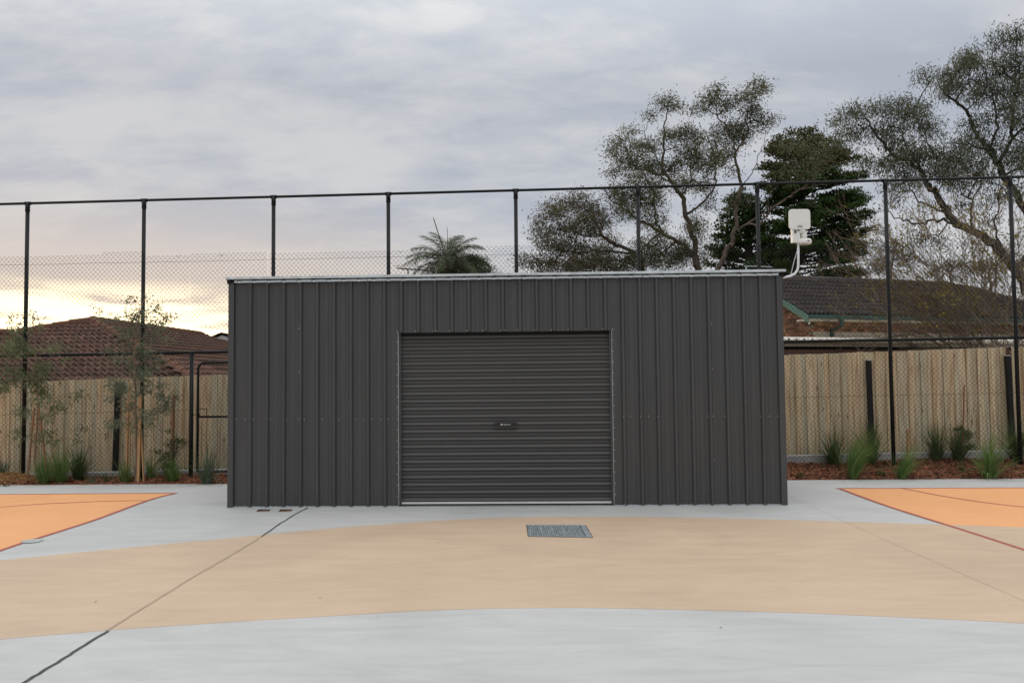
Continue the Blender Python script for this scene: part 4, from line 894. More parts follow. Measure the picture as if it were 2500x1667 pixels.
# ---- bare autumn shrub spilling over the palings
def bare_shrub():
    rg = np.random.default_rng(51); base = V(2470, 868, 16.6); root = thing('bare_shrub', 'tangle of bare arching twigs with a few yellow leaves before the dark tiled roof', 'shrub', loc=(base.x, base.y, -.35)); O_ = np.array(root.location)
    E0, E1, Ra, Rb, Lv = [], [], [], [], []
    def stem(a, b, r, bow, lev, n=9):
        a, b = np.array(a), np.array(b); Ln = np.linalg.norm(b - a); pts = []
        side = rg.normal(0, 1, 3); side /= np.linalg.norm(side)
        for i in range(n + 1):
            t = i / n; p = a + (b - a) * t + np.array([0, 0, bow * Ln * math.sin(math.pi * t)]) + side * .035 * Ln * math.sin(2.2 * math.pi * t + rg.uniform(0, .6)); pts.append(p)
        for i in range(n):
            E0.append(pts[i]); E1.append(pts[i + 1]); Ra.append(r * (1 - .75 * i / n)); Rb.append(r * (1 - .75 * (i + 1) / n))
        if lev < 3:
            d = (b - a) / Ln; m = {0: 18, 1: 6, 2: 3}[lev]
            for _ in range(m):
                t = rg.uniform(.18, .97); i = min(n - 1, int(t * n)); p = pts[i] + (pts[i + 1] - pts[i]) * (t * n - i)
                q = rg.normal(0, 1, 3); q -= d * q.dot(d); q /= np.linalg.norm(q); dr_ = d * .8 + q * rg.uniform(.3, .75) + np.array([0, 0, .12]); dr_ /= np.linalg.norm(dr_)
                l2 = Ln * rg.uniform(.16, .38) * (1.15 - t * .6); stem(p, p + dr_ * l2, r * (.42 if lev == 0 else .55), rg.uniform(-.05, .05), lev + 1, 5 if lev == 0 else 3)
                if lev >= 1 and rg.uniform() < .015 + .04 * (p[0] > 7.5) * (p[2] > 2.8): Lv.append(p + dr_ * l2 * .8)
    bases = [(2405, 862), (2430, 866), (2452, 862), (2380, 866), (2500, 850), (2340, 868), (2540, 820)]
    tips = [(2035, 510), (2045, 560), (1998, 650), (2010, 690), (2030, 640), (2080, 565), (2110, 590), (2125, 540), (2150, 600), (2180, 530), (2220, 500), (2240, 560), (2265, 470), (2300, 500), (2335, 475), (2370, 510), (2400, 480), (2440, 500), (2490, 480), (2530, 520), (2010, 730), (2035, 770), (2060, 740), (2090, 690), (2120, 720), (2060, 800), (2130, 800), (2180, 760), (2200, 700), (2240, 660), (2290, 620), (2350, 600), (2420, 600), (2470, 640), (2500, 700), (2100, 640), (2150, 660), (2220, 800), (2270, 750), (2330, 720), (2160, 830), (2100, 840), (2080, 860), (2300, 800), (2380, 760), (2560, 640), (2450, 760), (2060, 620), (2310, 560), (2200, 610), (2500, 560), (2140, 560), (2390, 560)]
    for i, tp in enumerate(tips):
        b = bases[i % len(bases)]; Y0 = 16.6 + rg.uniform(-.5, .6); a = V(b[0] + rg.uniform(-12, 12), b[1], Y0); a.z -= .3
        stem(a, V(tp[0], tp[1], Y0 + rg.uniform(-1.2, 1.3)), .017 * rg.uniform(.6, 1.15), rg.uniform(.03, .14), 0, 12)
    for b in bases:
        a = V(b[0], b[1], 16.6); E0.append(np.array([base.x + (a.x - base.x) * .4, base.y, -.35])); E1.append(np.array([a.x, a.y, a.z + .05])); Ra.append(.05); Rb.append(.028)
    v, q = tubes_np(np.array(E0) - O_, np.array(E1) - O_, np.array(Ra), np.array(Rb), 3); npmesh('trunk', v, q, M_TWIG, root, True)
    c = np.array(Lv); v, q = leaves_np(c, .065, .042, droop=.5, spread=.035, per=3, rg=rg); npmesh('crown', v - O_, q, L_YEL, root)
bare_shrub()
# ---- palm
def frond_mesh(seed, L=2.4, droop=1.0):
    rg = np.random.default_rng(seed); vs, fs = [], []
    mb = MB(); n = 26; pts = []; p = np.array([0., 0, 0]); ang = 0.0
    for i in range(n + 1):
        pts.append(p.copy()); t = i / n; ang = -droop * 1.25 * t ** 1.4; p = p + np.array([math.cos(ang), 0, math.sin(ang)]) * L / n
    mb.tube(pts[::2], [.026 * (1 - .85 * i / (n / 2)) for i in range(n // 2 + 1)], 5)
    for i in range(3, n + 1):
        t = i / n; ll = .62 * math.sin(math.pi * (.12 + .80 * t)) ** .7
        for q in range(3):
            b = pts[i - 1] + (pts[i] - pts[i - 1]) * (q / 3); tang = (pts[i] - pts[i - 1]); tang /= np.linalg.norm(tang)
            for sd_ in (-1, 1):
                d = tang * rg.uniform(.45, .75) + np.array([0, sd_, 0]) * rg.uniform(.6, 1) + np.array([0, 0, rg.uniform(-.35, .35)]); d /= np.linalg.norm(d); l_ = ll * rg.uniform(.8, 1.1)
                m_ = b + d * l_ * .55; e = m_ + (d + np.array([0, 0, -.75])) * l_ * .42; w = tang * .014
                k = len(mb.v); mb.v += [tuple(b - w), tuple(b + w), tuple(m_ + w), tuple(m_ - w), tuple(e)]; mb.f += [(k, k + 1, k + 2, k + 3), (k + 3, k + 2, k + 4)]
    return mb.mesh('frond', L_PALM)
pc = V(1093, 634, 42); palm = thing('palm_tree', 'feathery palm whose crown shows above the shed roof', 'palm', loc=(pc.x, pc.y, -.35)); hz = pc.z + .35
MB().tube([(0, 0, 0), (.05, 0, hz * .5), (0, 0, hz - .2)], [.2, .15, .16], 12).build('trunk', M_BARKE, palm, True)
fm = [frond_mesh(60 + k, 2.55, d) for k, d in enumerate((.75, 1.0, 1.35, 1.7))]
rg = np.random.default_rng(9)
for az, el, k in [(150, 48, 1), (168, 36, 1), (196, 22, 1), (140, 62, 0), (178, 8, 2), (205, -4, 2), (120, 70, 0), (62, 66, 0), (48, 58, 0), (35, 50, 1), (75, 72, 1), (12, 30, 2), (-8, 20, 1), (2, 8, 2), (-22, 0, 2), (-60, 42, 3), (-78, 30, 3), (-100, 20, 2), (-130, 30, 2), (-45, 10, 2), (100, 40, 2), (80, 20, 3), (230, 12, 3), (255, 30, 3), (-30, 50, 2), (160, -12, 2), (20, -12, 2), (110, 15, 3)]:
    o = link('frond', fm[k], palm); o.location = (0, 0, hz - .15); o.rotation_euler = (rg.uniform(-.3, .3), -math.radians(el), math.radians(az)); o.scale = (1, 1, 1) if k < 3 else (.8, .8, .8)
s1, s2 = V(1057, 529, 42) - Vector((pc.x, pc.y, -.35)), V(1092, 553, 42) - Vector((pc.x, pc.y, -.35))
for e, r in ((s1, .03), (s2, .016)):
    MB().tube([(0, 0, hz - .2), Vector((0, 0, hz - .2)).lerp(e, .93), e], [r, r * .9, .004], 5).build('spear_leaf', L_PALM, palm)
euc('round_shrub_tree', 'dense yellow green shrubby tree around the foot of the palm crown', 44, [([(-230, 1420), (-235, 1330), (-240, 1270)], .2, .08, 0)],
    [(-330, 1252, 60, 22), (-280, 1235, 60, 30), (-220, 1215, 60, 45), (-170, 1215, 55, 40), (-130, 1245, 50, 25), (-200, 1270, 140, 30)], 61, L_SHR, per=30, dn=9, ll=.15, lw=.05, spread=.2)
# ---- young staked trees in the planting bed
YA, YB = G(96, 1172, .02).y, G(333, 1177, .0).y
euc('sapling_tree', 'young gum sapling with a crooked stem beside the left fence post', YA,
    [([(340, 1510), (318, 1440), (303, 1380), (310, 1200), (325, 1080), (332, 900), (322, 700), (310, 450), (292, 250), (282, 110)], .018, .004, 0), ([(325, 880), (430, 850), (540, 800), (640, 780)], .006, .003, -.2), ([(322, 700), (200, 620), (80, 560)], .006, .003, .2), ([(325, 1000), (420, 980), (500, 1100), (550, 1200)], .005, .002, -.1), ([(310, 450), (200, 350), (80, 180)], .005, .002, 0), ([(320, 600), (460, 450), (560, 390)], .005, .002, .2), ([(325, 1040), (180, 1060), (100, 1120)], .004, .002, .2)],
    [(200, 110, 32, 32, .6), (300, 105, 32, 36, .7), (100, 195, 46, 34, .6), (140, 235, 30, 22), (300, 200, 46, 26), (150, 330, 75, 50), (60, 350, 56, 44), (200, 400, 75, 46), (100, 420, 56, 34), (300, 420, 36, 50), (330, 560, 50, 55), (270, 560, 46, 46), (60, 560, 56, 34), (120, 600, 56, 44), (330, 660, 56, 56, 1.3), (300, 760, 52, 46, 1.2), (40, 700, 56, 50), (140, 740, 56, 50), (200, 690, 46, 46), (480, 380, 56, 30), (560, 400, 34, 24), (550, 480, 46, 18, .7), (460, 835, 50, 30, .8), (620, 800, 44, 34, .8), (640, 860, 24, 34, .7), (420, 915, 66, 34), (470, 990, 54, 26), (250, 940, 46, 34), (180, 960, 34, 26, .8), (100, 1130, 44, 30, .7), (480, 1095, 32, 44), (550, 1105, 34, 26, .8), (500, 1180, 46, 30), (550, 1210, 26, 16), (250, 1150, 14, 26, .6), (300, 1160, 24, 24, .6)],
    71, L_SAP, bark=M_BARKY, per=15, dn=420, ll=.085, lw=.021, spread=.060, tw=.0012, conv=zA, sc=3.565, dd=.8, group='young staked trees in the bed', jit=.004, ground=0)
euc('sapling_tree', 'tallest young gum sapling between pale timber stakes, crown before the second fence post', YB,
    [([(518, 1866), (520, 1568), (515, 1300), (512, 1000), (505, 750), (500, 500), (540, 330), (570, 200), (610, 70)], .020, .005, 0), ([(512, 1250), (620, 1240), (740, 1200)], .006, .002, -.2), ([(512, 1250), (400, 1260), (270, 1290)], .005, .002, 0), ([(512, 1050), (640, 1000), (760, 950)], .006, .003, .2), ([(505, 900), (400, 880), (290, 900)], .005, .002, -.2), ([(500, 600), (400, 420), (280, 260)], .005, .002, 0), ([(500, 560), (680, 420), (860, 500)], .005, .002, .2), ([(505, 750), (640, 700), (750, 600)], .005, .002, -.1)],
    [(620, 60, 26, 26), (470, 110, 56, 34), (650, 170, 56, 56), (290, 220, 36, 22), (350, 270, 76, 30), (480, 240, 76, 44), (580, 260, 56, 56), (700, 260, 66, 52), (190, 300, 26, 16), (400, 310, 76, 22), (760, 340, 56, 30), (640, 350, 66, 44), (540, 320, 56, 46), (250, 380, 36, 26), (400, 450, 76, 50), (500, 450, 76, 56), (620, 470, 76, 56), (740, 410, 56, 26), (860, 500, 56, 34), (750, 590, 46, 34), (330, 590, 66, 34), (420, 600, 76, 56), (560, 600, 86, 56), (400, 680, 76, 46), (640, 700, 76, 56), (540, 750, 76, 66), (430, 780, 66, 56), (680, 820, 66, 56), (560, 860, 76, 56), (290, 900, 46, 34), (400, 930, 76, 56), (500, 950, 76, 56), (640, 960, 86, 66), (750, 950, 56, 56), (290, 1000, 56, 34), (370, 1040, 66, 46), (660, 1060, 86, 56), (760, 1080, 56, 46), (300, 1120, 56, 46), (440, 1130, 56, 46), (680, 1180, 86, 46), (780, 1190, 46, 46), (620, 1240, 66, 56), (720, 1290, 66, 30), (260, 1290, 44, 44), (340, 1300, 76, 30), (450, 1280, 46, 46), (520, 1320, 46, 46), (600, 1390, 26, 22), (300, 1390, 26, 14)],
    72, L_SAPG, bark=M_BARKY, per=13, dn=380, ll=.070, lw=.018, spread=.055, tw=.0011, conv=zB, sc=3.92, dd=.8, group='young staked trees in the bed', jit=.004, ground=0)
def stake(label, p0, p1, Y, r, m, cat='stake', group='timber stakes in the bed'):
    a, b = V(*p0, Y), V(*p1, Y); o = thing('timber_stake', label, cat, group, loc=(b.x, b.y, b.z - .1)); O_ = Vector(o.location)
    d = (a - b); mb = MB(); s_ = r
    mb.hexa([Vector(v) for v in ((-s_, -s_, 0), (s_, -s_, 0), (s_, s_, 0), (-s_, s_, 0))] + [d + Vector((v[0], v[1], .1)) for v in ((-s_, -s_), (s_, -s_), (s_, s_), (-s_, s_))]); mb.build('stake_shaft', m, o); return o
stake('red brown stake leaning right against the left sapling', (93, 985), (118, 1160), YA - .05, .012, M_STAKER)
stake('thin orange stake leaning left of the left sapling', (84, 995), (66, 1165), YA - .03, .009, M_STAKER)
stake('pale orange stake left of the tall sapling trunk', (313, 975), (307, 1160), YB + .2, .016, M_STAKE)
stake('pale stake in front of the second fence post, right of the tall trunk', (343.5, 960), (337, 1176), YB - .02, .020, M_STAKE)
stake('thin pale stake between left stake and tall trunk', (316, 930), (318, 1165), YB + .3, .008, M_STAKE)
stake('thin pale stake leaning out at the foot of the second fence post', (344.5, 1045), (351.5, 1174), YB, .010, M_STAKE)
stake('brown stake standing in the small upright shrub left of the gate', (424.5, 963), (423, 1165), G(420, 1168, .02).y + .25, .014, M_STAKER)
stake('short orange stake behind the grass tuft right of the eighth fence post', (2217, 1048), (2217, 1128), G(2217, 1140, .09).y, .018, M_STAKE)
stake('thin reddish stake rising from the right hand shrub', (2354, 940), (2349, 1125), G(2345, 1130, .1).y + .05, .008, M_STAKER)
tp = V(92, 1038, YA); mb = MB(); mb.tube([(-.06, -.03, 0), (0, -.045, .006), (.06, -.03, -.004)], .008, 6); mb.tube([(-.06, .02, 0), (0, .03, .0), (.06, .02, 0)], .006, 6); mb.tube([(.03, -.04, 0), (.035, -.045, -.05)], .004, 5)
o = mb.build('jute_tie', M_TIE); o.location = tp; tag(o, 'brown jute tie binding the left sapling to its stakes', 'tie')
tp = V(332, 1003, YB); mb = MB(); mb.tube([(-.12, .06, 0), (0, -.03, .006), (.08, -.03, 0)], .006, 6); o = mb.build('jute_tie', M_TIE); o.location = tp; tag(o, 'brown jute tie binding the tall sapling to its pale stakes', 'tie')
zI = lambda x, y: (x, y)
for nm, lab, bx, by, cl, sd_, Y_ in (('upright_shrub', 'narrow upright shrub against the palings left of the gate', 420, 1165, [(410, 1050, 7, 12, .7), (405, 1088, 15, 14), (426, 1085, 16, 18), (415, 1110, 20, 16), (436, 1080, 9, 13), (430, 1122, 20, 14), (397, 1102, 9, 10), (418, 1140, 20, 14)], 81, None),
                                 ('upright_shrub', 'bushy upright shrub behind the bed between right hand grass tufts', 2345, 1128, [(2349, 1030, 8, 14), (2334, 1052, 17, 12), (2357, 1060, 17, 13), (2340, 1078, 23, 15), (2360, 1092, 13, 13), (2318, 1048, 9, 9), (2343, 1100, 20, 14)], 82, None)):
    z_ = .02 if bx < 1000 else .10; Y_ = G(bx, by, z_).y
    euc(nm, lab, Y_, [([(bx, by), (bx + 2, by - 50), (bx - 1, by - 105 if bx < 1000 else by - 95)], .009, .003, 0), ([(bx, by), (bx - 10, by - 50), (bx - 14, by - 75)], .006, .003, 0), ([(bx, by), (bx + 12, by - 55)], .006, .003, 0)], cl, sd_, L_SHR, bark=M_BARKY, per=14, dn=480, ll=.045, lw=.013, spread=.028, tw=.0012, conv=zI, sc=1.0, dd=.8, cat='shrub', droop=-.4, jit=.003, group='upright shrubs in the bed', ground=0)
# ---- grass tufts
def tuft(label, px, py, hpx, spread, n, m, seed, lean=0.0, name='grass_tuft', group='strappy grass tufts in the bed', cat='grass tuft', z=None):
    z_ = z if z is not None else (.01 if px < 1000 else .05); b = G(px, py, z_); k = b.y / FPX; H = hpx * k * 1.12; rg = np.random.default_rng(seed)
    yk = min(b.y, KY(b.x) - .10); b = V(px, py, yk); root = thing(name, label, cat, group, loc=(b.x, b.y, min(bedz(b.x, b.y), b.z + .03) - .01)); vs, fs = [], []; n = int(n * 1.0)
    SG = 6
    for i in range(n):
        az = rg.uniform(0, 2 * math.pi); s = min(1.9, abs(rg.normal(0, 1)) * spread * 2.1 + .06); L_ = H * rg.uniform(.6, 1.2); w = rg.uniform(.0035, .0068)
        hx, hy = math.cos(az), math.sin(az); bx, by = hx * rg.uniform(0, .07), hy * rg.uniform(0, .06); sx_, sy_ = -hy * w, hx * w
        p = np.array([bx, by, 0.0]); el = math.pi / 2 - s * .45; dirx = lean * .35
        bend = s * rg.uniform(.5, 1.4)
        k0 = len(vs)
        for q in range(SG + 1):
            t = q / SG; ww = (1 - t ** 2.2) + .04; vs.append((p[0] - sx_ * ww, p[1] - sy_ * ww, p[2])); vs.append((p[0] + sx_ * ww, p[1] + sy_ * ww, p[2]))
            e = el - bend * t ** 1.5; st_ = L_ / SG; p = p + np.array([hx * math.cos(e) * st_ + dirx * st_ * t * 3.0, hy * math.cos(e) * st_, math.sin(e) * st_])
        for q in range(SG): fs.append((k0 + 2 * q, k0 + 2 * q + 1, k0 + 2 * q + 3, k0 + 2 * q + 2))
    npmesh('blades', np.array(vs), np.array(fs), m, root); return root
tuft('tall pale green grass tuft cut by the left picture edge', 4, 1170, 55, .45, 90, L_GR3, 1)
tuft('fresh green grass tuft just right of the straw mound', 108, 1178, 66, .38, 170, L_GR1, 2)
tuft('largest fresh green grass tuft on the left, beside the dark one', 146, 1176, 84, .42, 200, L_GR1, 3)
tuft('dark green grass tuft on the left between the fresh tuft and steel post', 192, 1169, 78, .40, 190, L_GR2, 4)
tuft('small sprawling grass wisp in front of the kerb on the left', 228, 1177, 26, .9, 40, L_GR3, 5)
tuft('low sprig growing between left dark tuft and tall sapling', 262, 1173, 24, .5, 40, L_GR2, 6)
tuft('green grass tuft at the left foot of the tall sapling', 306, 1175, 50, .36, 120, L_GR1, 7)
tuft('sparse grass tuft between tall sapling and upright shrub', 368, 1168, 58, .45, 70, L_GR1, 8)
tuft('green grass tuft at the foot of the upright shrub by the gate', 421, 1174, 58, .40, 150, L_GR1, 9)
tuft('grey green spiky grass tuft in front of the gate', 507, 1179, 82, .50, 130, L_GR3, 10)
tuft('dark grass tuft right of the shed against the kerb', 2036, 1131, 78, .50, 140, L_GR2, 11, z=.07)
tuft('big bright green grass tuft leaning right, at the paving edge right of the shed', 2083, 1169, 104, .32, 230, L_GR1, 12, lean=.8, z=.0)
tuft('dark grass tuft behind the big leaning tuft at the steel post', 2128, 1128, 92, .36, 150, L_GR2, 13, z=.07)
tuft('green grass tuft leaning right at the paving edge, right of the eighth fence post', 2203, 1169, 76, .36, 150, L_GR1, 14, lean=1.1, z=.0)
tuft('upright dark grass tuft left of the right hand shrub', 2288, 1131, 84, .38, 150, L_GR2, 15, z=.09)
tuft('grass at the foot of the right hand shrub', 2340, 1130, 74, .42, 120, L_GR2, 16, z=.09)
tuft('wide bright grass tuft at the paving edge near the right side', 2418, 1168, 100, .50, 190, L_GR1, 17, lean=.2, z=.0)
tuft('dark grass tuft behind the ninth fence post at the right edge', 2482, 1122, 92, .42, 150, L_GR2, 18, z=.1)
for i, (px, py, h, lab) in enumerate(((1955, 1163, 22, 'low strappy seedling in the mulch beside the right shed corner'), (2014, 1152, 22, 'grey green seedling right of the shed corner seedling'), (2150, 1160, 24, 'grey seedling between the two leaning tufts'), (2290, 1150, 16, 'pale dry sprig below the upright dark tuft'), (2350, 1156, 30, 'thin green spiky seedling below the right hand shrub'), (2332, 1152, 16, 'low dark rosette left of the spiky seedling'), (2380, 1148, 18, 'tiny grey sprig left of the wide bright tuft'), (2478, 1152, 20, 'small grey sprig at the right edge of the bed'), (18, 1182, 16, 'small grey sprig growing in the straw mound'), (1995, 1147, 14, 'tiny green sprig behind the seedlings near the shed'))):
    tuft(lab, px, py, h, .7, 34, L_GR3 if i % 2 else L_GR2, 30 + i, name='seedling', cat='seedling', group='small seedlings in the mulch', z=.03)
# ------------------------------------------------------------------ tiled roofs
def tile_mesh(m, w=.3, l=.345, waves=2, amp=.030, th=.030, n=12):
    mb = MB(); f, bk, lo = [], [], []
    for i in range(n + 1):
        x = w * i / n; z = amp * math.sin(2 * math.pi * waves * i / n - .6) ; z = z if z > -amp * .55 else -amp * .55
        f.append((x, 0, z + .034)); bk.append((x, l, z)); lo.append((x, .006, z + .034 - th))
    vs = lo + f + bk; N = n + 1; fs = []
    for i in range(n): fs += [(i, i + 1, N + i + 1, N + i), (N + i, N + i + 1, 2 * N + i + 1, 2 * N + i)]
    return mb.add(vs, fs).mesh('roof_tile', m, False)
def frame(u, v):
    n = u.cross(v); return Matrix((u, v, n)).transposed().to_4x4()
def tiles(parent, org, u, v, nu, nv, inside, me, m, limit, key=None, gauge=.32, wid=.3, jit=.004):
    F = frame(u, v); pos = []
    for j in range(nv):
        for i in range(nu):
            c = org + u * (wid * (i + .5)) + v * (gauge * (j + .5))
            if inside(wid * (i + .5), gauge * (j + .5)): pos.append((org + u * (wid * i) + v * (gauge * j)))
    pos.sort(key=lambda p: p.length)
    O_ = Vector(parent.location); Lr = me
    for p in pos[:limit]:
        o = link('roof_tile', me, parent); o.matrix_local = Matrix.Translation(p - O_ + Vector((0, 0, random.uniform(-jit, jit)))) @ F @ Matrix.Rotation(random.uniform(-.01, .01), 4, 'Z')
    rest = pos[limit:]
    if rest:
        V0 = np.array([v_.co[:] for v_ in me.vertices]); Q = np.array([list(p.vertices) for p in me.polygons]); R = np.array(F.to_3x3()); W0 = V0 @ R.T
        vv = np.concatenate([W0 + np.array(p - O_) for p in rest]); qq = np.concatenate([Q + k * len(V0) for k in range(len(rest))])
        o = npmesh('far_roof_tiles', vv, qq, m, parent); o['kind'] = 'stuff'
def caps(parent, a, b, m, step=.38, r=.105, name='ridge_tile'):
    d = b - a; L_ = d.length; d = d.normalized(); O_ = Vector(parent.location); side = d.cross(Vector((0, 0, 1))).normalized(); upv = side.cross(d)
    mb = MB(); pr_ = [(-r, -.055), (-r * .8, .0), (-r * .4, .035), (0, .045), (r * .4, .035), (r * .8, 0), (r, -.055)]; l2 = step + .05
    N = len(pr_); vs = [(p[0], 0, p[1] + .022) for p in pr_] + [(p[0] * .93, l2, p[1]) for p in pr_]
    fs = [(i, i + N, i + N + 1, i + 1) for i in range(N - 1)] + [tuple(range(N))]
    me = mb.add(vs, fs).mesh(name, m, False); F = Matrix((side, d, upv)).transposed().to_4x4()
    for i in range(int(L_ / step)):
        o = link(name, me, parent); o.matrix_local = Matrix.Translation(a + d * (step * i) - O_ + Vector((0, 0, .03))) @ F @ Matrix.Rotation(random.uniform(-.012, .012), 4, 'Y')
# left house: hipped roof in terracotta tiles
AP = V(226, 780, 20.0); PT = math.radians(19.5); tp_ = math.tan(PT)
lh = thing('tiled_roof_house', 'house with brown terracotta hipped tile roof behind the left fence', 'house', loc=(AP.x, AP.y + 2, -.35)); LO = Vector(lh.location)
ZE = 1.38; run = (AP.z - ZE) / tp_; RL = 7.2
BP = AP + Vector((0.1, RL, 0)); cFR = Vector((AP.x + run, AP.y - run, ZE)); WX = AP.x - 5.5
tmL = tile_mesh(M_TERRA)
vF = Vector((0, math.cos(PT), math.sin(PT))); uF = Vector((1, 0, 0)); sl_ = run / math.cos(PT); wingz = V(40, 812, 19).z
orgF = Vector((WX, AP.y - run, ZE)); x_ap = AP.x - WX
def insF(uu, vv):
    h = vv * math.cos(PT); z = ZE + h * tp_
    if uu > x_ap: return (uu - x_ap) < run - h + .02
    return (x_ap - uu) < run - h + .02 or z < wingz
tiles(lh, orgF, uF, vF, int((x_ap + run) / .3) + 1, int(sl_ / .32) + 1, insF, tmL, M_TERRA, 232)
vR = Vector((-math.cos(PT), 0, math.sin(PT))); uR = Vector((0, 1, 0)); orgR = Vector((AP.x + run, AP.y - run, ZE))
def insR(uu, vv): h = vv * math.cos(PT); return uu > h - .02 and uu < run + RL + (run - h) * .55
tiles(lh, orgR, uR, vR, int((2 * run + RL) / .3), int(sl_ / .32) + 1, insR, tmL, M_TERRA, 66)
def deck(mb, pts): mb.add([p - Vector((0, 0, .035)) - LO for p in pts], [tuple(range(len(pts)))])
mb = MB(); deck(mb, [orgF, cFR, AP, Vector((AP.x - (AP.z - wingz) / tp_, AP.y - (AP.z - wingz) / tp_, wingz)), Vector((WX, AP.y - (AP.z - wingz) / tp_, wingz))])
deck(mb, [cFR, Vector((AP.x + run, AP.y + RL + run * .55, ZE)), BP, AP]); mb.build('roof_deck', mat('roof_underlay', (.05, .03, .025), .9), lh)
caps(lh, cFR, AP, M_TERRA2, name='hip_tile'); hl = Vector((AP.x - (AP.z - wingz) / tp_ - .1, AP.y - (AP.z - wingz) / tp_ - .1, wingz)); caps(lh, hl, AP, M_TERRA2, name='hip_tile')
caps(lh, AP, BP, M_TERRA2); caps(lh, Vector((WX, hl.y, wingz)), hl, M_TERRA2)
MB().box((WX - LO.x + .4, AP.y - run + .5 - LO.y, 0), (AP.x + run - .5 - LO.x, AP.y + RL - LO.y, ZE + .3)).build('wall', M_CREAM, lh)
# right house: gabled roof in charcoal tiles, turned 20 degrees
E = V(1974, 768, 22.0); dR = Vector((math.cos(math.radians(20)), math.sin(math.radians(20)), 0)); gR = Vector((-dR.y, dR.x, 0))
rh = thing('dark_roof_house', 'brick house with charcoal tile roof and green bargeboard right of the shed', 'house', loc=(E.x + 4, E.y + 3, -.35)); RO = Vector(rh.location)
HB = 2.65; ridge0 = E + gR * HB; ridge0.z = V(1250 + ridge0.x / ridge0.y * FPX, 674, ridge0.y).z
RIS = ridge0.z - E.z; vv_ = (gR * HB + Vector((0, 0, RIS))); SLEN = vv_.length; vv_ = vv_.normalized(); RLN = 11.4
tmR = tile_mesh(M_SLATE, amp=.046, th=.04)
tiles(rh, E + Vector((0, 0, .02)), dR, vv_, int(RLN / .3), int(SLEN / .32) + 1, lambda a, b: b < SLEN + .02 and a < RLN - b * .95, tmR, M_SLATE, 290)
endR = RLN - SLEN * .95; ZU = Vector((0, 0, 1))
caps(rh, ridge0, ridge0 + dR * endR, mat('dark_ridge', (.060, .050, .050), .7, objvar=.35, var=.3)); caps(rh, E + dR * RLN, ridge0 + dR * endR, MATS['dark_ridge'], name='hip_tile')
mb = MB(); dk = [E, E + dR * RLN, ridge0 + dR * endR, ridge0]; mb.add([p - ZU * .04 - RO for p in dk], [(0, 1, 2, 3)])
bk_ = E + gR * (2 * HB); mb.add([p - ZU * .04 - RO for p in (ridge0, ridge0 + dR * endR, bk_ + dR * RLN, bk_)], [(0, 1, 2, 3)]); mb.build('roof_deck', mat('roof_underlay_dark', (.03, .027, .026), .9), rh)
def obox(mb, o, ax, ay, az, off_=None):
    c = o - (off_ or Vector()); mb.hexa([c, c + ax, c + ax + ay, c + ay, c + az, c + ax + az, c + ax + ay + az, c + ay + az])
mb = MB(); sl = vv_ * (SLEN + .02); obox(mb, E - dR * .03 - vv_ * .02 - ZU * .21, dR * .028, sl, ZU * .20, RO); mb.build('bargeboard', M_GREEN, rh)
mb = MB(); obox(mb, E + dR * .002 - gR * .06 - ZU * .105, dR * RLN, gR * .06, ZU * .11, RO); mb.build('gutter', M_GREEND, rh)
mb = MB(); obox(mb, E + dR * .002 - gR * .0 - ZU * .165, dR * RLN, gR * .5, ZU * .055, RO); mb.build('eave_board', M_CREAM, rh)
mb = MB(); obox(mb, E - dR * .01 - gR * .03 - ZU * .27, dR * .03, gR * .05, ZU * .10, RO); mb.build('bargeboard_end', M_CREAM, rh)
w0 = E + dR * .42 + gR * .42                                   # wall corner
bt = brick_h = .076; bw = .23; mo = .010
mb = MB(); gl = 2 * (HB - .42)
obox(mb, Vector((w0.x, w0.y, -.35)) + dR * .012 + gR * .012, dR * (RLN - 1.2), gR * (gl - .03), ZU * (E.z - .06 + .35), RO); mb.build('wall', M_MORTAR, rh)
mb = MB(); gz = lambda s: E.z + (s + .42) * RIS / HB - .06
c_ = [w0 + dR * .012 + gR * s for s in (.012, HB - .42, gl - .02)]
mb.add([Vector((c_[0].x, c_[0].y, E.z - .065)) - RO, Vector((c_[2].x, c_[2].y, E.z - .065)) - RO, Vector((c_[1].x, c_[1].y, gz(HB - .42) - .05)) - RO], [(0, 1, 2)]); mb.build('gable_wall', M_MORTAR, rh)
bm_ = MB().hexa([Vector(p) for p in ((0, 0, 0), (bw, 0, 0), (bw, .03, 0), (0, .03, 0), (0, 0, bt), (bw, 0, bt), (bw, .03, bt), (0, .03, bt))]).mesh('brick', M_BRICK)
zb0 = 2.45; nb_ = 0
Fg = Matrix((gR, dR, ZU)).transposed().to_4x4(); Ff = Matrix((dR, gR, ZU)).transposed().to_4x4()
Fg = Matrix(((gR.x, dR.x, 0, 0), (gR.y, dR.y, 0, 0), (0, 0, 1, 0), (0, 0, 0, 1)))
for j in range(20):
    z = zb0 + j * (bt + mo); s = (-.12 if j % 2 else 0)
    while s < gl:
        s1 = s + bw; zz = min(gz(max(s, 0)), gz(max(s, 0))) if s < HB - .42 else gz(2 * (HB - .42) - s1)
        if z + bt < min(zz, gz(0) + 9) and z + bt < (gz(max(s, 0)) if s1 < HB - .42 else gz(max(0, 2 * (HB - .42) - s1))) and s >= -.13:
            o = link('brick', bm_, rh); p = w0 + gR * max(s, .0) + dR * random.uniform(-.003, .001); p.z = z; o.matrix_local = Matrix.Translation(p - RO) @ Fg
            if s < 0: o.scale = (.46, 1, 1)
            nb_ += 1
        s += bw + mo
for j in range(3):
    z = E.z - .17 - (j + 1) * (bt + mo); s = 0 if j % 2 else -.0
    k = 0
    while s < 9.6:
        o = link('brick', bm_, rh); p = w0 + dR * (s + (.12 if j % 2 else 0)) + gR * random.uniform(-.003, .001); p.z = z; o.matrix_local = Matrix.Translation(p - RO) @ Ff; s += bw + mo; nb_ += 1
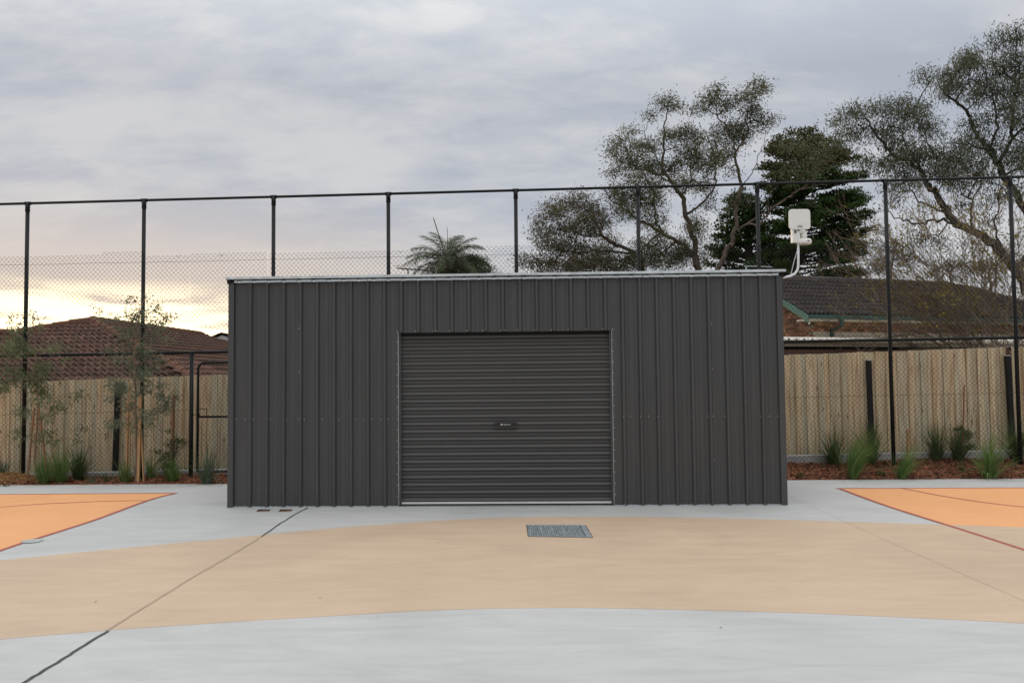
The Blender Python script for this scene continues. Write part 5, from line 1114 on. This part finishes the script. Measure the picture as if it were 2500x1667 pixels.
mb = MB(); o_ = w0 + dR * .06 - gR * .02; o_.z = 2.3; obox(mb, o_, dR * .60, gR * .03, ZU * (E.z - .17 - .27 - 2.3), RO); mb.build('window_panel', M_CREAM, rh)
mb = MB(); o_ = w0 + dR * .82 - gR * .02; o_.z = 2.3; obox(mb, o_, dR * 8.6, gR * .03, ZU * (E.z - .17 - .275 - 2.3), RO); mb.build('window_panel', M_CREAM, rh)
d0 = V(2055, 776, 22.3); d1 = V(2055, 795, 22.4); d2 = V(2031, 806, 22.72); d3 = V(2030, 850, 22.72)
mb = MB().tube([p - RO for p in (d0, d1)], .062, 6); mb.build('rainwater_head', M_GREEND, rh)
MB().tube([p - RO for p in (d1, d1.lerp(d2, .5), d2, d3)], .045, 8).build('downpipe', M_GREEND, rh)
# patio roof in cream ribbed steel, brown screen below
P0 = V(1850, 829, 17.4); PZ = P0.z
pt = thing('patio_cover', 'low cream ribbed patio roof standing against the brick house', 'patio cover', loc=(P0.x, P0.y, -.35)); TO = Vector(pt.location)
prf = []; s = 0
while s < 10:
    prf += [(s, 0), (s + .14, 0), (s + .16, .035), (s + .19, .035), (s + .21, 0)]; s += .215
mb = MB(); back = P0 + gR * 3.6; back.z = PZ + .24
mb.extrude(prf, lambda p: P0 + dR * p[0] + ZU * p[1] - TO, lambda p: back + dR * p[0] + ZU * p[1] - TO); mb.build('roof_sheet', M_CREAMR, pt)
mb = MB(); obox(mb, P0 - gR * .03 - ZU * .055, dR * 9.9, gR * .03, ZU * .045, TO); mb.build('gutter', M_CREAM, pt)
mb = MB(); obox(mb, P0 + gR * .06 - ZU * .14, dR * 9.9, gR * .04, ZU * .12, TO); mb.build('fascia_beam', M_CREAM, pt)
mb = MB(); o_ = P0 + gR * .3; o_.z = -.35; obox(mb, o_ + gR * 2.9, dR * 9.9, gR * .04, ZU * (PZ + .45), TO); mb.build('shade_toned_back_wall', M_DARK, pt)  # near-black colour carries the deep shade under the patio roof
mb = MB(); o_ = P0 - dR * .02 + gR * .1; o_.z = -.35; obox(mb, o_, dR * .05, gR * 3.2, ZU * (PZ + .33), TO); mb.build('side_wall', M_DARK, pt)  # same near-black: patio shade put into the wall colour
for k in range(6):
    mb = MB(); o_ = P0 + dR * (.5 + 1.8 * k) + gR * .1; o_.z = -.35; obox(mb, o_, dR * .09, gR * .09, ZU * (PZ + .25), TO); mb.build('post', M_BROWN, pt)
S0 = V(1850, 853, 16.8); sc_ = thing('brown_screen', 'dark red brown timber screen between the palings and patio roof', 'timber screen', loc=(S0.x, S0.y, -.35)); SO_ = Vector(sc_.location)
z_ = S0.z
for k in range(13):
    mb = MB(); o_ = S0 + ZU * (-.195 * (k + 1) + .006); obox(mb, o_, dR * 9.5, gR * .03, ZU * .189, SO_); mb.build('board', M_BROWN, sc_)
# far roof with a white gable seen past the left house
F0 = V(546, 812, 34); fh = thing('distant_house', 'distant tiled roof with small white gable just left of the shed', 'house', loc=(F0.x, F0.y, -.35)); FO = Vector(fh.location)
mb = MB(); hw = 1.6; zr = F0.z
l_, r_ = F0 + Vector((-7, 2, -.35)), F0 + Vector((hw, 0, -hw * .5))
mb.add([p - FO for p in (F0 + Vector((0, -.3, 0)), F0 + Vector((hw, -.3, -.62)), F0 + Vector((hw, 8, -.62)), F0 + Vector((0, 8, 0)), F0 + Vector((-hw, -.3, -.62)), F0 + Vector((-hw, 8, -.62)))], [(0, 1, 2, 3), (0, 3, 5, 4)])
mb.add([p - FO for p in (V(440, 818, 36), V(600, 823, 35), V(620, 900, 30), V(400, 900, 31))], [(0, 1, 2, 3)]); mb.build('roof', M_TERRA, fh)
MB().add([p - FO for p in (F0 + Vector((0, -.15, -.12)), F0 + Vector((-.95, -.15, -.42)), F0 + Vector((.95, -.15, -.42)))], [(0, 1, 2)]).build('gable', mat('white_gable', (.6, .6, .58), .6), fh)
MB().box((-4, .4, 0), (4, 7, F0.z - 1.2)).build('wall', M_CREAM, fh)
# ------------------------------------------------------------------ television aerials
def aerial(label, a, b, Y, mastx, els, m):
    A_, B_ = V(*a, Y), V(*b, Y + .6); mx_ = V(mastx, (a[1] + b[1]) / 2, Y + .3); r = thing('tv_aerial', label, 'aerial', 'television aerials above the shed roof line', loc=(mx_.x, mx_.y, -.35)); O_ = Vector(r.location)
    MB().tube([A_ - O_, B_ - O_], .022, 6).build('boom', m, r); MB().tube([Vector((0, 0, 0)), mx_ - O_], .025, 6).build('mast', m, r)
    for k in range(els):
        p = A_.lerp(B_, (k + .5) / els); L_ = .30 + .06 * k; MB().tube([p - O_ + Vector((-.6 * L_, -L_, .25 * L_)), p - O_ + Vector((.6 * L_, L_, -.05))], .008, 4).build('element', m, r)
aerial('dark television aerial left of the palm', (970, 655), (1051, 661), 30, 996, 9, M_BARKD)
aerial('pale television aerial before the smaller conifer', (1818, 650), (1884, 652), 24, 1822, 6, M_GALVD)
bpy.context.view_layer.update()
